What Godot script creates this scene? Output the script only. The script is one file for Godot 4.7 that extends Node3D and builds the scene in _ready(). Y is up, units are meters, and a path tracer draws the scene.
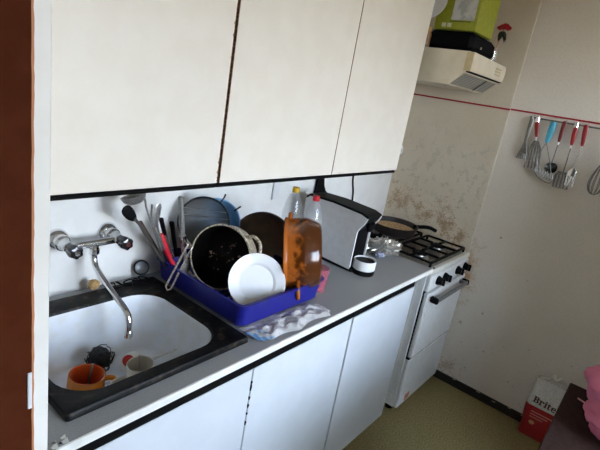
extends Node3D

# ---------------------------------------------------------------- mesh helper
class Geo:
	var v := PackedVector3Array()
	func tri(a: Vector3, b: Vector3, c: Vector3) -> void:
		v.append(a); v.append(b); v.append(c)
	func quad(a: Vector3, b: Vector3, c: Vector3, d: Vector3) -> void:
		tri(a, b, c); tri(a, c, d)
	func box(a: Vector3, b: Vector3, bev := 0.0, xf := Transform3D()) -> Geo:
		# corners a (min) and b (max), counter-clockwise from outside
		var c := (a + b) * 0.5
		var h := (b - a) * 0.5
		bev = minf(bev, minf(h.x, minf(h.y, h.z)) * 0.9)
		for ax in 3:
			var a1 := (ax + 1) % 3
			var a2 := (ax + 2) % 3
			for s in [-1.0, 1.0]:
				var q := []
				for k in [[-1, -1], [1, -1], [1, 1], [-1, 1]]:
					var p := Vector3()
					p[ax] = s * h[ax]
					p[a1] = k[0] * (h[a1] - bev)
					p[a2] = k[1] * (h[a2] - bev)
					q.append(xf * (c + p))
				if s > 0: quad(q[0], q[1], q[2], q[3])
				else: quad(q[3], q[2], q[1], q[0])
		if bev > 0.0:
			for ax in 3:
				var a1 := (ax + 1) % 3
				var a2 := (ax + 2) % 3
				for s1 in [-1.0, 1.0]:
					for s2 in [-1.0, 1.0]:
						var e := []
						for k in [[-1, 0], [1, 0], [1, 1], [-1, 1]]:
							var p := Vector3()
							p[ax] = k[0] * (h[ax] - bev)
							p[a1] = s1 * (h[a1] - (bev if k[1] == 1 else 0.0))
							p[a2] = s2 * (h[a2] - (0.0 if k[1] == 1 else bev))
							e.append(xf * (c + p))
						if s1 * s2 > 0: quad(e[0], e[1], e[2], e[3])
						else: quad(e[3], e[2], e[1], e[0])
			for sx in [-1.0, 1.0]:
				for sy in [-1.0, 1.0]:
					for sz in [-1.0, 1.0]:
						var p0: Vector3 = xf * (c + Vector3(sx * h.x, sy * (h.y - bev), sz * (h.z - bev)))
						var p1: Vector3 = xf * (c + Vector3(sx * (h.x - bev), sy * h.y, sz * (h.z - bev)))
						var p2: Vector3 = xf * (c + Vector3(sx * (h.x - bev), sy * (h.y - bev), sz * h.z))
						if sx * sy * sz > 0: tri(p0, p1, p2)
						else: tri(p2, p1, p0)
		return self
	func lathe(prof: Array, n := 32, xf := Transform3D()) -> Geo:
		# prof: Vector2(radius, height) from bottom-outside upwards
		for i in prof.size() - 1:
			var p: Vector2 = prof[i]
			var q: Vector2 = prof[i + 1]
			for k in n:
				var a := TAU * k / n
				var b := TAU * (k + 1) / n
				var pa := xf * Vector3(p.x * cos(a), p.y, p.x * sin(a))
				var pb := xf * Vector3(p.x * cos(b), p.y, p.x * sin(b))
				var qa := xf * Vector3(q.x * cos(a), q.y, q.x * sin(a))
				var qb := xf * Vector3(q.x * cos(b), q.y, q.x * sin(b))
				if p.x > 1e-6: tri(pa, qa, pb)
				if q.x > 1e-6: tri(pb, qa, qb)
		return self
	func tube(pts: Array, rad, n := 10, closed := false, flat := 1.0, up := Vector3.UP) -> Geo:
		var rings := []
		var m := pts.size()
		var last := Vector3.ZERO
		for i in m:
			var t: Vector3
			if closed: t = pts[(i + 1) % m] - pts[(i + m - 1) % m]
			else: t = pts[mini(i + 1, m - 1)] - pts[maxi(i - 1, 0)]
			t = t.normalized()
			var s: Vector3
			if last == Vector3.ZERO:
				s = t.cross(up)
				if s.length() < 0.05: s = t.cross(Vector3(1, 0.1, 0))
			else:
				s = last - t * last.dot(t)
			s = s.normalized()
			last = s
			var w := t.cross(s)
			var r: float = rad[i] if rad is Array else rad
			var ring := []
			for k in n:
				var a := TAU * k / n
				ring.append(pts[i] + s * (cos(a) * r) + w * (sin(a) * r * flat))
			rings.append(ring)
		loft(rings, closed)
		if not closed:
			var r0: Array = rings[0]
			var r1: Array = rings[m - 1]
			for k in n:
				tri(pts[0], r0[(k + 1) % n], r0[k])
				tri(pts[m - 1], r1[k], r1[(k + 1) % n])
		return self
	func loft(rings: Array, closed := false) -> Geo:
		var m := rings.size()
		for i in (m if closed else m - 1):
			var p: Array = rings[i]
			var q: Array = rings[(i + 1) % m]
			var n := p.size()
			for k in n:
				quad(p[k], p[(k + 1) % n], q[(k + 1) % n], q[k])
		return self
	func cap(ring: Array, rev := false) -> Geo:
		var c := Vector3()
		for p in ring: c += p
		c /= ring.size()
		for k in ring.size():
			if rev: tri(c, ring[(k + 1) % ring.size()], ring[k])
			else: tri(c, ring[k], ring[(k + 1) % ring.size()])
		return self
	func prism(poly: PackedVector2Array, z0: float, z1: float, xf := Transform3D()) -> Geo:
		if Geometry2D.is_polygon_clockwise(poly):
			poly.reverse()
		var ix := Geometry2D.triangulate_polygon(poly)
		for i in range(0, ix.size(), 3):
			var a := poly[ix[i]]
			var b := poly[ix[i + 1]]
			var c := poly[ix[i + 2]]
			if (b - a).cross(c - a) < 0:
				var t := b
				b = c
				c = t
			tri(xf * Vector3(a.x, a.y, z1), xf * Vector3(b.x, b.y, z1), xf * Vector3(c.x, c.y, z1))
			tri(xf * Vector3(a.x, a.y, z0), xf * Vector3(c.x, c.y, z0), xf * Vector3(b.x, b.y, z0))
		var n := poly.size()
		for k in n:
			var a := poly[k]
			var b := poly[(k + 1) % n]
			quad(xf * Vector3(a.x, a.y, z0), xf * Vector3(b.x, b.y, z0), xf * Vector3(b.x, b.y, z1), xf * Vector3(a.x, a.y, z1))
		return self
	func sheet(f: Callable, nu: int, nv: int) -> Geo:
		var p := []
		for i in nu + 1:
			var r := []
			for j in nv + 1:
				r.append(f.call(float(i) / nu, float(j) / nv))
			p.append(r)
		for i in nu:
			for j in nv:
				quad(p[i][j], p[i + 1][j], p[i + 1][j + 1], p[i][j + 1])
		return self
	func blob(c: Vector3, h: Vector3, nz: FastNoiseLite, amp: float, n := 20, m := 12) -> Geo:
		var rings := []
		for j in range(1, m):
			var ph := PI * j / m - PI / 2
			var ring := []
			for k in n:
				var a := -TAU * k / n
				var d := Vector3(cos(ph) * cos(a), sin(ph), cos(ph) * sin(a))
				ring.append(c + d * h * (1.0 + amp * nz.get_noise_3dv(d * 100.0)))
			rings.append(ring)
		loft(rings)
		cap(rings[0], true)
		cap(rings[rings.size() - 1])
		return self
	func above(y: float) -> Geo:
		for i in v.size():
			if v[i].y < y: v[i].y = y
		return self
	func mesh(crease := 42.0, tint = null) -> ArrayMesh:
		var cosc := cos(deg_to_rad(crease))
		var nt := v.size() / 3
		var fn := PackedVector3Array()
		fn.resize(nt)
		var at := {}
		for t in nt:
			var n := (v[t * 3 + 1] - v[t * 3]).cross(v[t * 3 + 2] - v[t * 3])
			fn[t] = n
			for k in 3:
				var key := Vector3i((v[t * 3 + k] * 20000.0).round())
				if at.has(key): at[key].append(t)
				else: at[key] = [t]
		var st := SurfaceTool.new()
		st.begin(Mesh.PRIMITIVE_TRIANGLES)
		for t in nt:
			if fn[t].length() < 1e-14: continue
			var me := fn[t].normalized()
			for k in [0, 2, 1]:
				var p := v[t * 3 + k]
				var s := Vector3()
				for o in at[Vector3i((p * 20000.0).round())]:
					var l := fn[o].length()
					if l > 1e-14 and fn[o].dot(me) / l > cosc: s += fn[o]
				st.set_normal(s.normalized())
				if tint != null: st.set_color(tint.call(p))
				st.add_vertex(p)
		return st.commit()

# ---------------------------------------------------------------- scene helpers
var names := {}
func numbered(n: String) -> String:
	if not names.has(n):
		names[n] = 0
		return n
	names[n] += 1
	return "%s_%03d" % [n, names[n]]
func part(called: String, g: Geo, m: Material, parent: Node, crease := 42.0) -> MeshInstance3D:
	var o := MeshInstance3D.new()
	o.mesh = g.mesh(crease)
	o.material_override = m
	o.name = called
	parent.add_child(o, true)
	return o
func thing(called: String, label: String, category: String, group := "") -> Node3D:
	var o := Node3D.new()
	o.name = numbered(called)
	add_child(o)
	o.set_meta("label", label)
	o.set_meta("category", category)
	if group: o.set_meta("group", group)
	return o
func struct(called: String, g: Geo, m: Material) -> MeshInstance3D:
	var o := part(called, g, m, self)
	o.set_meta("kind", "structure")
	return o
func frame(o: Vector3, y: Vector3, hint := Vector3(0, 1, 0)) -> Transform3D:
	# y axis along y; x axis nearest to hint
	y = y.normalized()
	var x := (hint - y * hint.dot(y)).normalized()
	return Transform3D(Basis(x, y, x.cross(y)), o)
func mat(c: Color, rough := 0.5, metal := 0.0) -> StandardMaterial3D:
	var m := StandardMaterial3D.new()
	m.albedo_color = c
	m.roughness = rough
	m.metallic = metal
	return m
func dark(c: Color, rough: float) -> StandardMaterial3D:
	var m := mat(c, rough)
	m.metallic_specular = 0.2
	return m
func dull(m: StandardMaterial3D) -> StandardMaterial3D:
	m.metallic_specular = 0.15
	return m
func rgb(r: int, g: int, b: int) -> Color:
	return Color(r / 255.0, g / 255.0, b / 255.0)
func noise(seed_: int, freq: float, oct := 4) -> FastNoiseLite:
	var n := FastNoiseLite.new()
	n.seed = seed_
	n.frequency = freq
	n.fractal_octaves = oct
	return n
func grain(c0: Color, c1: Color, scale: float, rough := 0.5, sd := 1, lo := 0.3, hi := 0.7, freq := 0.03, metal := 0.0, relief := 0.0) -> StandardMaterial3D:
	# two tones mixed by seamless noise, laid on in world space; scale = repeats per metre
	var im := noise(sd, freq, 5).get_seamless_image(192, 192)
	var out := Image.create(192, 192, true, Image.FORMAT_RGB8)
	for y in 192:
		for x in 192:
			out.set_pixel(x, y, c0.lerp(c1, smoothstep(lo, hi, im.get_pixel(x, y).r)))
	out.generate_mipmaps()
	var m := mat(Color.WHITE, rough, metal)
	m.albedo_texture = ImageTexture.create_from_image(out)
	m.uv1_triplanar = true
	m.uv1_world_triplanar = true
	m.uv1_scale = Vector3.ONE * scale
	if relief > 0.0:
		var b: Image = im.duplicate()
		b.convert(Image.FORMAT_RGBA8)
		b.bump_map_to_normal_map(relief)
		m.normal_enabled = true
		m.normal_texture = ImageTexture.create_from_image(b)
	return m
func clear(c: Color, alpha: float, rough := 0.03) -> StandardMaterial3D:
	var m := mat(Color(c.r, c.g, c.b, alpha), rough)
	m.transparency = BaseMaterial3D.TRANSPARENCY_ALPHA
	return m
func painted_face(im: Image, rough: float) -> StandardMaterial3D:
	im.generate_mipmaps()
	var m := mat(Color.WHITE, rough)
	m.albedo_texture = ImageTexture.create_from_image(im)
	return m
func face_mesh(a: Vector3, b: Vector3, c: Vector3, d: Vector3) -> ArrayMesh:
	# a: uv(0,1) b: uv(1,1) c: uv(1,0) d: uv(0,0), counter-clockwise from the front
	var st := SurfaceTool.new()
	st.begin(Mesh.PRIMITIVE_TRIANGLES)
	var n := (b - a).cross(d - a).normalized()
	var p := [a, b, c, d]
	var u := [Vector2(0, 1), Vector2(1, 1), Vector2(1, 0), Vector2(0, 0)]
	for k in [0, 2, 1, 0, 3, 2]:
		st.set_normal(n)
		st.set_uv(u[k])
		st.add_vertex(p[k])
	return st.commit()
func arc(c: Vector3, ex: Vector3, ey: Vector3, a0: float, a1: float, n: int) -> Array:
	var out := []
	for i in n + 1:
		var a := lerpf(a0, a1, float(i) / n)
		out.append(c + ex * cos(a) + ey * sin(a))
	return out
func spline(pts: Array, per := 6) -> Array:
	var out := []
	var n := pts.size()
	for i in n - 1:
		var a: Vector3 = pts[maxi(i - 1, 0)]
		var b: Vector3 = pts[i]
		var c: Vector3 = pts[i + 1]
		var d: Vector3 = pts[mini(i + 2, n - 1)]
		for k in per:
			out.append(b.cubic_interpolate(c, a, d, float(k) / per))
	out.append(pts[n - 1])
	return out
func round_rect(c: Vector3, hx: float, hz: float, r: float, n := 8) -> Array:
	# loop in the xz plane, counter-clockwise seen from above
	var out := []
	var corners := [[1, -1, PI * 0.5], [-1, -1, PI], [-1, 1, PI * 1.5], [1, 1, TAU]]
	for q in corners:
		for k in n + 1:
			var a: float = q[2] - PI * 0.5 + PI * 0.5 * k / n
			out.append(c + Vector3(q[0] * (hx - r) + r * cos(a), 0, q[1] * (hz - r) - r * sin(a)))
	return out

const RIGHT := 3.0
const LEFT := 0.627
const FRONT := 2.9
const HIGH := 2.55
const TOP := 0.86

func _ready() -> void:
	# ------------------------------------------------ camera, sky, exposure
	var cam := Camera3D.new()
	cam.name = "camera"
	cam.fov = 51.353
	cam.transform = Transform3D(Basis(Vector3(0.62841862, 0.1645543, 0.76027095), Vector3(0.1250783, 0.94327528, -0.30755026), Vector3(-0.76775352, 0.28836371, 0.57218958)), Vector3(0.30723, 1.615093, 1.352519))
	cam.near = 0.02
	add_child(cam)
	cam.current = true
	var env := Environment.new()
	env.background_mode = Environment.BG_SKY
	var sky := Sky.new()
	var ps := ProceduralSkyMaterial.new()
	ps.sky_top_color = Color(0.80, 0.89, 1.0)
	ps.sky_horizon_color = Color(0.96, 0.98, 1.0)
	ps.ground_bottom_color = Color(0.60, 0.55, 0.46)
	ps.ground_horizon_color = Color(0.72, 0.68, 0.60)
	ps.sky_energy_multiplier = 4.4
	ps.ground_energy_multiplier = 3.0
	sky.sky_material = ps
	env.sky = sky
	env.ambient_light_source = Environment.AMBIENT_SOURCE_SKY
	env.tonemap_mode = Environment.TONE_MAPPER_LINEAR
	env.tonemap_exposure = 0.97
	env.sdfgi_enabled = true
	env.ssao_enabled = true
	env.ssil_enabled = true
	var we := WorldEnvironment.new()
	we.name = "world_environment"
	we.environment = env
	add_child(we)
	make_materials()
	build_room()
	build_cabinets()
	build_sink()
	build_stove()
	build_hood()
	build_rack()
	build_counter_things()
	build_wall_utensils()
	build_table_corner()

var M := {}
func make_materials() -> void:
	M.white_door = grain(rgb(229, 223, 212), rgb(226, 219, 207), 1.3, 0.42, 3, 0.2, 0.8)
	M.base_door = grain(rgb(206, 210, 215), rgb(202, 206, 211), 1.3, 0.38, 4, 0.2, 0.8)
	M.fibre = grain(rgb(150, 112, 78), rgb(92, 62, 42), 14.0, 0.85, 5, 0.35, 0.65, 0.05)
	M.black = dark(rgb(10, 10, 11), 0.6)
	M.carcass = mat(rgb(205, 203, 198), 0.6)
	M.worktop = grain(rgb(147, 148, 148), rgb(139, 140, 141), 12.0, 0.4, 6, 0.35, 0.65, 0.08)
	M.edge_white = grain(rgb(226, 224, 219), rgb(219, 217, 211), 3.0, 0.45, 7, 0.2, 0.8)
	M.enamel = grain(rgb(230, 234, 240), rgb(224, 226, 226), 3.0, 0.18, 8, 0.3, 0.9)
	M.enamel_black = grain(rgb(14, 14, 15), rgb(66, 56, 47), 4.0, 0.42, 9, 0.5, 0.95, 0.03)
	M.enamel_black.metallic_specular = 0.25
	M.chrome = mat(rgb(232, 233, 235), 0.1, 1.0)
	M.dull_steel = grain(rgb(190, 189, 187), rgb(160, 158, 154), 20.0, 0.34, 10, 0.3, 0.7, 0.03, 0.8)
	M.old_steel = grain(rgb(142, 140, 136), rgb(110, 107, 102), 20.0, 0.3, 55, 0.3, 0.7, 0.03, 0.9)
	M.dark_plastic = dark(rgb(14, 14, 15), 0.45)
	M.stove_white = grain(rgb(224, 225, 225), rgb(218, 218, 215), 3.0, 0.3, 11, 0.2, 0.8)
	M.iron = dark(rgb(12, 11, 11), 0.55)
	M.red_plastic = mat(rgb(150, 26, 24), 0.4)
	M.white_plastic = mat(rgb(224, 224, 224), 0.35)

func wall_paint(z0: float, z1: float, y0: float, y1: float, w: int, h: int, stove: bool) -> Image:
	# paint with grease splashes and scuffs, where the photograph shows them; u runs along z, v down
	var im := Image.create(w, h, true, Image.FORMAT_RGB8)
	var big := noise(21, 2.2, 3)
	var mid := noise(22, 14.0, 4)
	var fine := noise(23, 70.0, 3)
	var tiny := noise(24, 180.0, 2)
	var base := rgb(211, 200, 181) if stove else rgb(222, 213, 200)
	var alt := rgb(204, 191, 168) if stove else rgb(217, 207, 193)
	for j in h:
		var y := lerpf(y1, y0, (j + 0.5) / h)
		for i in w:
			var z := lerpf(z0, z1, (i + 0.5) / w)
			var c := base.lerp(alt, clampf(0.5 + big.get_noise_2d(z, y), 0, 1))
			var f := fine.get_noise_2d(z, y)
			var m := mid.get_noise_2d(z, y)
			var g2 := tiny.get_noise_2d(z, y)
			c = c.lerp(rgb(170, 160, 140), clampf(f * 0.25, 0, 0.12))
			if stove:
				# brown burnt grease around the pan and the burners
				for s in [[0.10, 1.02, 0.16, 0.12], [0.38, 1.0, 0.10, 0.14], [0.44, 0.94, 0.09, 0.10], [0.26, 0.98, 0.1, 0.1], [0.52, 0.90, 0.05, 0.14]]:
					var d := Vector2((z - s[0]) / s[2], (y - s[1]) / s[3]).length()
					var k := smoothstep(0.1, 1.3, 1.0 - d + m * 0.8 + f * 0.6 + g2 * 0.2)
					c = c.lerp(rgb(134, 96, 58), k * 0.5)
				var sp := smoothstep(0.36, 0.5, m + f * 0.4) * (smoothstep(1.55, 1.0, y) if y > 0.8 else 0.0)
				c = c.lerp(rgb(150, 136, 110), sp * 0.4)
				var gm := smoothstep(0.22, 0.34, noise_a.get_noise_2d(z * 1.6, y * 1.1) + f * 0.25) * smoothstep(0.32, 0.1, absf(y - 1.28))
				c = c.lerp(rgb(150, 146, 136), gm * 0.22)
			else:
				# rusty brown streaks where the cooker meets the wall, scuffs low down
				var d2 := Vector2((z - 0.60) / 0.09, (y - 0.72) / 0.26).length()
				c = c.lerp(rgb(158, 112, 66), smoothstep(0.1, 1.2, 1.0 - d2 + m * 0.6 + f * 0.4) * 0.6)
				var d3 := Vector2((z - 0.66) / 0.12, (y - 0.10) / 0.1).length()
				c = c.lerp(rgb(120, 92, 66), smoothstep(0.5, 1.1, 1.0 - d3 + m * 0.8 + f) * 0.3)
				if y < 0.45:
					c = c.lerp(rgb(118, 96, 74), smoothstep(0.7, 0.8, m + f * 0.6) * 0.4)
				for s in [[0.735, 0.98, 0.008], [0.76, 0.52, 0.008], [0.93, 0.80, 0.006], [0.83, 0.30, 0.007]]:
					var d4: float = Vector2(z - s[0], y - s[1]).length() / s[2]
					c = c.lerp(rgb(92, 72, 54), smoothstep(0.2, 0.6, 1.0 - d4 + f) * 0.5)
			im.set_pixel(i, j, c)
	return im
var noise_a := noise(31, 9.0, 5)

func build_room() -> void:
	var plaster := grain(rgb(204, 198, 186), rgb(199, 192, 179), 1.5, 0.8, 12, 0.2, 0.8)
	var splash := grain(rgb(232, 231, 228), rgb(227, 226, 222), 1.5, 0.35, 13, 0.2, 0.8)
	# floor: olive linoleum with a fine speckle
	var lino := grain(rgb(150, 137, 92), rgb(124, 110, 68), 7.0, 0.45, 14, 0.3, 0.7, 0.06)
	struct("floor", Geo.new().box(Vector3(-1.1, -0.1, -0.1), Vector3(RIGHT + 0.1, 0, FRONT + 0.12)), lino)
	struct("ceiling", Geo.new().box(Vector3(-1.1, HIGH, -0.1), Vector3(RIGHT + 0.1, HIGH + 0.1, FRONT + 0.12)), mat(rgb(226, 223, 216), 0.9))
	struct("wall_back", Geo.new().box(Vector3(-1.1, 0, -0.1), Vector3(RIGHT, HIGH, 0)), splash)
	# right wall, its painted face and the sheet of oil paint behind the cooker
	var wr := struct("wall_right", Geo.new().box(Vector3(RIGHT + 0.0005, 0, -0.1), Vector3(RIGHT + 0.1, HIGH, FRONT + 0.12)), plaster)
	var f := MeshInstance3D.new()
	f.name = "painted_face"
	f.mesh = face_mesh(Vector3(RIGHT, 0, 0.585), Vector3(RIGHT, 0, 1.785), Vector3(RIGHT, HIGH, 1.785), Vector3(RIGHT, HIGH, 0.585))
	var im := wall_paint(0.585, 1.785, 0, HIGH, 360, 760, false)
	im.flip_x()
	f.mesh = face_mesh(Vector3(RIGHT, 0, 1.785), Vector3(RIGHT, 0, 0.585), Vector3(RIGHT, HIGH, 0.585), Vector3(RIGHT, HIGH, 1.785))
	f.material_override = painted_face(im, 0.6)
	wr.add_child(f, true)
	part("painted_face", Geo.new().box(Vector3(RIGHT - 0.0002, 0, 1.785), Vector3(RIGHT + 0.0006, HIGH, FRONT)), plaster, wr)
	var sheet := part("splash_sheet", Geo.new().box(Vector3(RIGHT - 0.007, 0, 0), Vector3(RIGHT - 0.0005, HIGH, 0.592), 0.003), grain(rgb(214, 206, 190), rgb(206, 197, 178), 3.0, 0.5, 15), wr)
	sheet.set_meta("label", "yellowed splash sheet behind the cooker with a raised edge")
	var f2 := MeshInstance3D.new()
	f2.name = "greasy_face"
	var im2 := wall_paint(0, 0.584, 0, HIGH, 256, 1024, true)
	im2.flip_x()
	f2.mesh = face_mesh(Vector3(RIGHT - 0.0073, 0, 0.584), Vector3(RIGHT - 0.0073, 0, 0), Vector3(RIGHT - 0.0073, HIGH, 0), Vector3(RIGHT - 0.0073, HIGH, 0.584))
	f2.material_override = painted_face(im2, 0.5)
	sheet.add_child(f2, true)
	# front wall with a window opening
	var x0 := 0.95
	var x1 := 2.25
	var y0 := 0.9
	var y1 := 2.25
	var w := Geo.new()
	w.box(Vector3(-1.1, 0, FRONT), Vector3(x0, HIGH, FRONT + 0.12))
	w.box(Vector3(x1, 0, FRONT), Vector3(RIGHT + 0.1, HIGH, FRONT + 0.12))
	w.box(Vector3(x0, 0, FRONT), Vector3(x1, y0, FRONT + 0.12))
	w.box(Vector3(x0, y1, FRONT), Vector3(x1, HIGH, FRONT + 0.12))
	struct("wall_front", w, plaster)
	var fr := Geo.new()
	for a in [[x0, y0, x1, y0 + 0.05], [x0, y1 - 0.05, x1, y1], [x0, y0, x0 + 0.05, y1], [x1 - 0.05, y0, x1, y1], [(x0 + x1) / 2 - 0.035, y0, (x0 + x1) / 2 + 0.035, y1]]:
		fr.box(Vector3(a[0], a[1], FRONT + 0.03), Vector3(a[2], a[3], FRONT + 0.09), 0.004)
	var win := struct("window_1", fr, M.white_plastic)
	for k in 2:
		var a := x0 + 0.04 + k * (x1 - x0) / 2
		part("pane", Geo.new().box(Vector3(a, y0 + 0.04, FRONT + 0.055), Vector3(a + (x1 - x0) / 2 - 0.08, y1 - 0.04, FRONT + 0.06)), clear(Color(0.95, 0.98, 1), 0.04), win)
	# left wall with the doorway that the photograph is taken through
	var d0 := 0.62
	var d1 := 1.55
	var lw := Geo.new()
	lw.box(Vector3(0.47, 0, 0), Vector3(LEFT, HIGH, d0 - 0.02))
	lw.box(Vector3(0.47, 0, d1), Vector3(LEFT, HIGH, FRONT))
	lw.box(Vector3(0.47, 2.1, d0 - 0.02), Vector3(LEFT, HIGH, d1))
	struct("wall_left", lw, plaster)
	struct("wall_hall", Geo.new().box(Vector3(-1.2, 0, -0.1), Vector3(-1.1, HIGH, FRONT + 0.12)), mat(rgb(120, 112, 100), 0.9))
	# door frame: brown lining, white painted stop, wavy sun-tinted paint line between them
	var jr := Geo.new()
	var nz := noise(41, 5.0, 3)
	var ring_a := []
	jr.sheet(func(u, t): return Vector3(lerpf(0.468, 0.6005 + 0.001 * nz.get_noise_1d(t * 6.0), u), lerpf(0, 2.08, t), d0 + 0.0103), 4, 90)
	var trim := struct("trim_1", Geo.new().box(Vector3(0.466, 0, d0 - 0.02), Vector3(LEFT, 2.08, d0 + 0.01), 0.002), grain(rgb(230, 227, 220), rgb(226, 223, 215), 2.0, 0.5, 16, 0.1, 0.9))
	trim.set_meta("label", "white painted edge of the door frame")
	var brown := part("brown_paint", jr, dull(grain(rgb(76, 36, 19), rgb(71, 32, 16), 3.0, 0.75, 17, 0.2, 0.8)), trim)
	brown.set_meta("label", "red-brown painted face of the door frame")
	var orange := Geo.new()  # edge of the brown paint, glancing sunlight put into its tan colour
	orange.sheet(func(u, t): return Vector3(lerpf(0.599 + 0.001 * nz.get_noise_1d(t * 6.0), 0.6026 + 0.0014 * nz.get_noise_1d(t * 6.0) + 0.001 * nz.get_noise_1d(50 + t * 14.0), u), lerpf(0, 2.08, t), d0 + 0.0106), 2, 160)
	part("sun_tinted_edge", orange, mat(rgb(184, 118, 74), 0.6), trim).set_meta("label", "thin wavy edge of brown paint with glancing sun painted in as tan")
	var hinge := Geo.new()
	hinge.box(Vector3(0.5915, 1.006, d0 + 0.0104), Vector3(0.5985, 1.078, d0 + 0.014), 0.001)
	part("hinge", hinge, M.white_plastic, trim).set_meta("label", "small white hinge on the door frame")
	# black skirting with chips of missing paint
	var bb := struct("baseboard_right", Geo.new().box(Vector3(RIGHT - 0.014, 0, 0.58), Vector3(RIGHT, 0.05, FRONT), 0.002), grain(rgb(22, 19, 17), rgb(40, 34, 29), 10.0, 0.5, 18))
	var chips := Geo.new()
	var rg := RandomNumberGenerator.new()
	rg.seed = 5
	for k in 5:
		var z := 0.66 + k * 0.11 + rg.randf() * 0.09
		var y := 0.036 + rg.randf() * 0.012
		chips.prism(PackedVector2Array([Vector2(z, y), Vector2(z + 0.012 + rg.randf() * 0.02, y + 0.002), Vector2(z + 0.02, y + 0.007), Vector2(z + 0.004, y + 0.006)]), -0.0006, 0.0004, Transform3D(Basis(Vector3(0, 0, 1), Vector3(0, 1, 0), Vector3(-1, 0, 0)), Vector3(RIGHT - 0.0141, 0, 0)))
	part("paint_chip", chips, mat(rgb(190, 178, 158), 0.7), bb).set_meta("kind", "stuff")
	# red border line along the right wall
	var tr := struct("trim_2", Geo.new().box(Vector3(RIGHT - 0.0125, 1.655, 0.0), Vector3(RIGHT - 0.0072, 1.664, 0.592), 0.001).box(Vector3(RIGHT - 0.005, 1.658, 0.592), Vector3(RIGHT, 1.667, 1.9), 0.001), grain(rgb(168, 24, 26), rgb(132, 18, 20), 12.0, 0.5, 19))
	tr.set_meta("label", "thin red border line along the wall")
	# flat white cable duct on the back wall
	var du := thing("cable_duct", "flat white cable duct on the wall above the dark pan", "cable duct")
	part("cover", Geo.new().box(Vector3(1.868, 1.09, 0), Vector3(1.912, 1.262, 0.008), 0.002), M.white_plastic, du)

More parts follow.
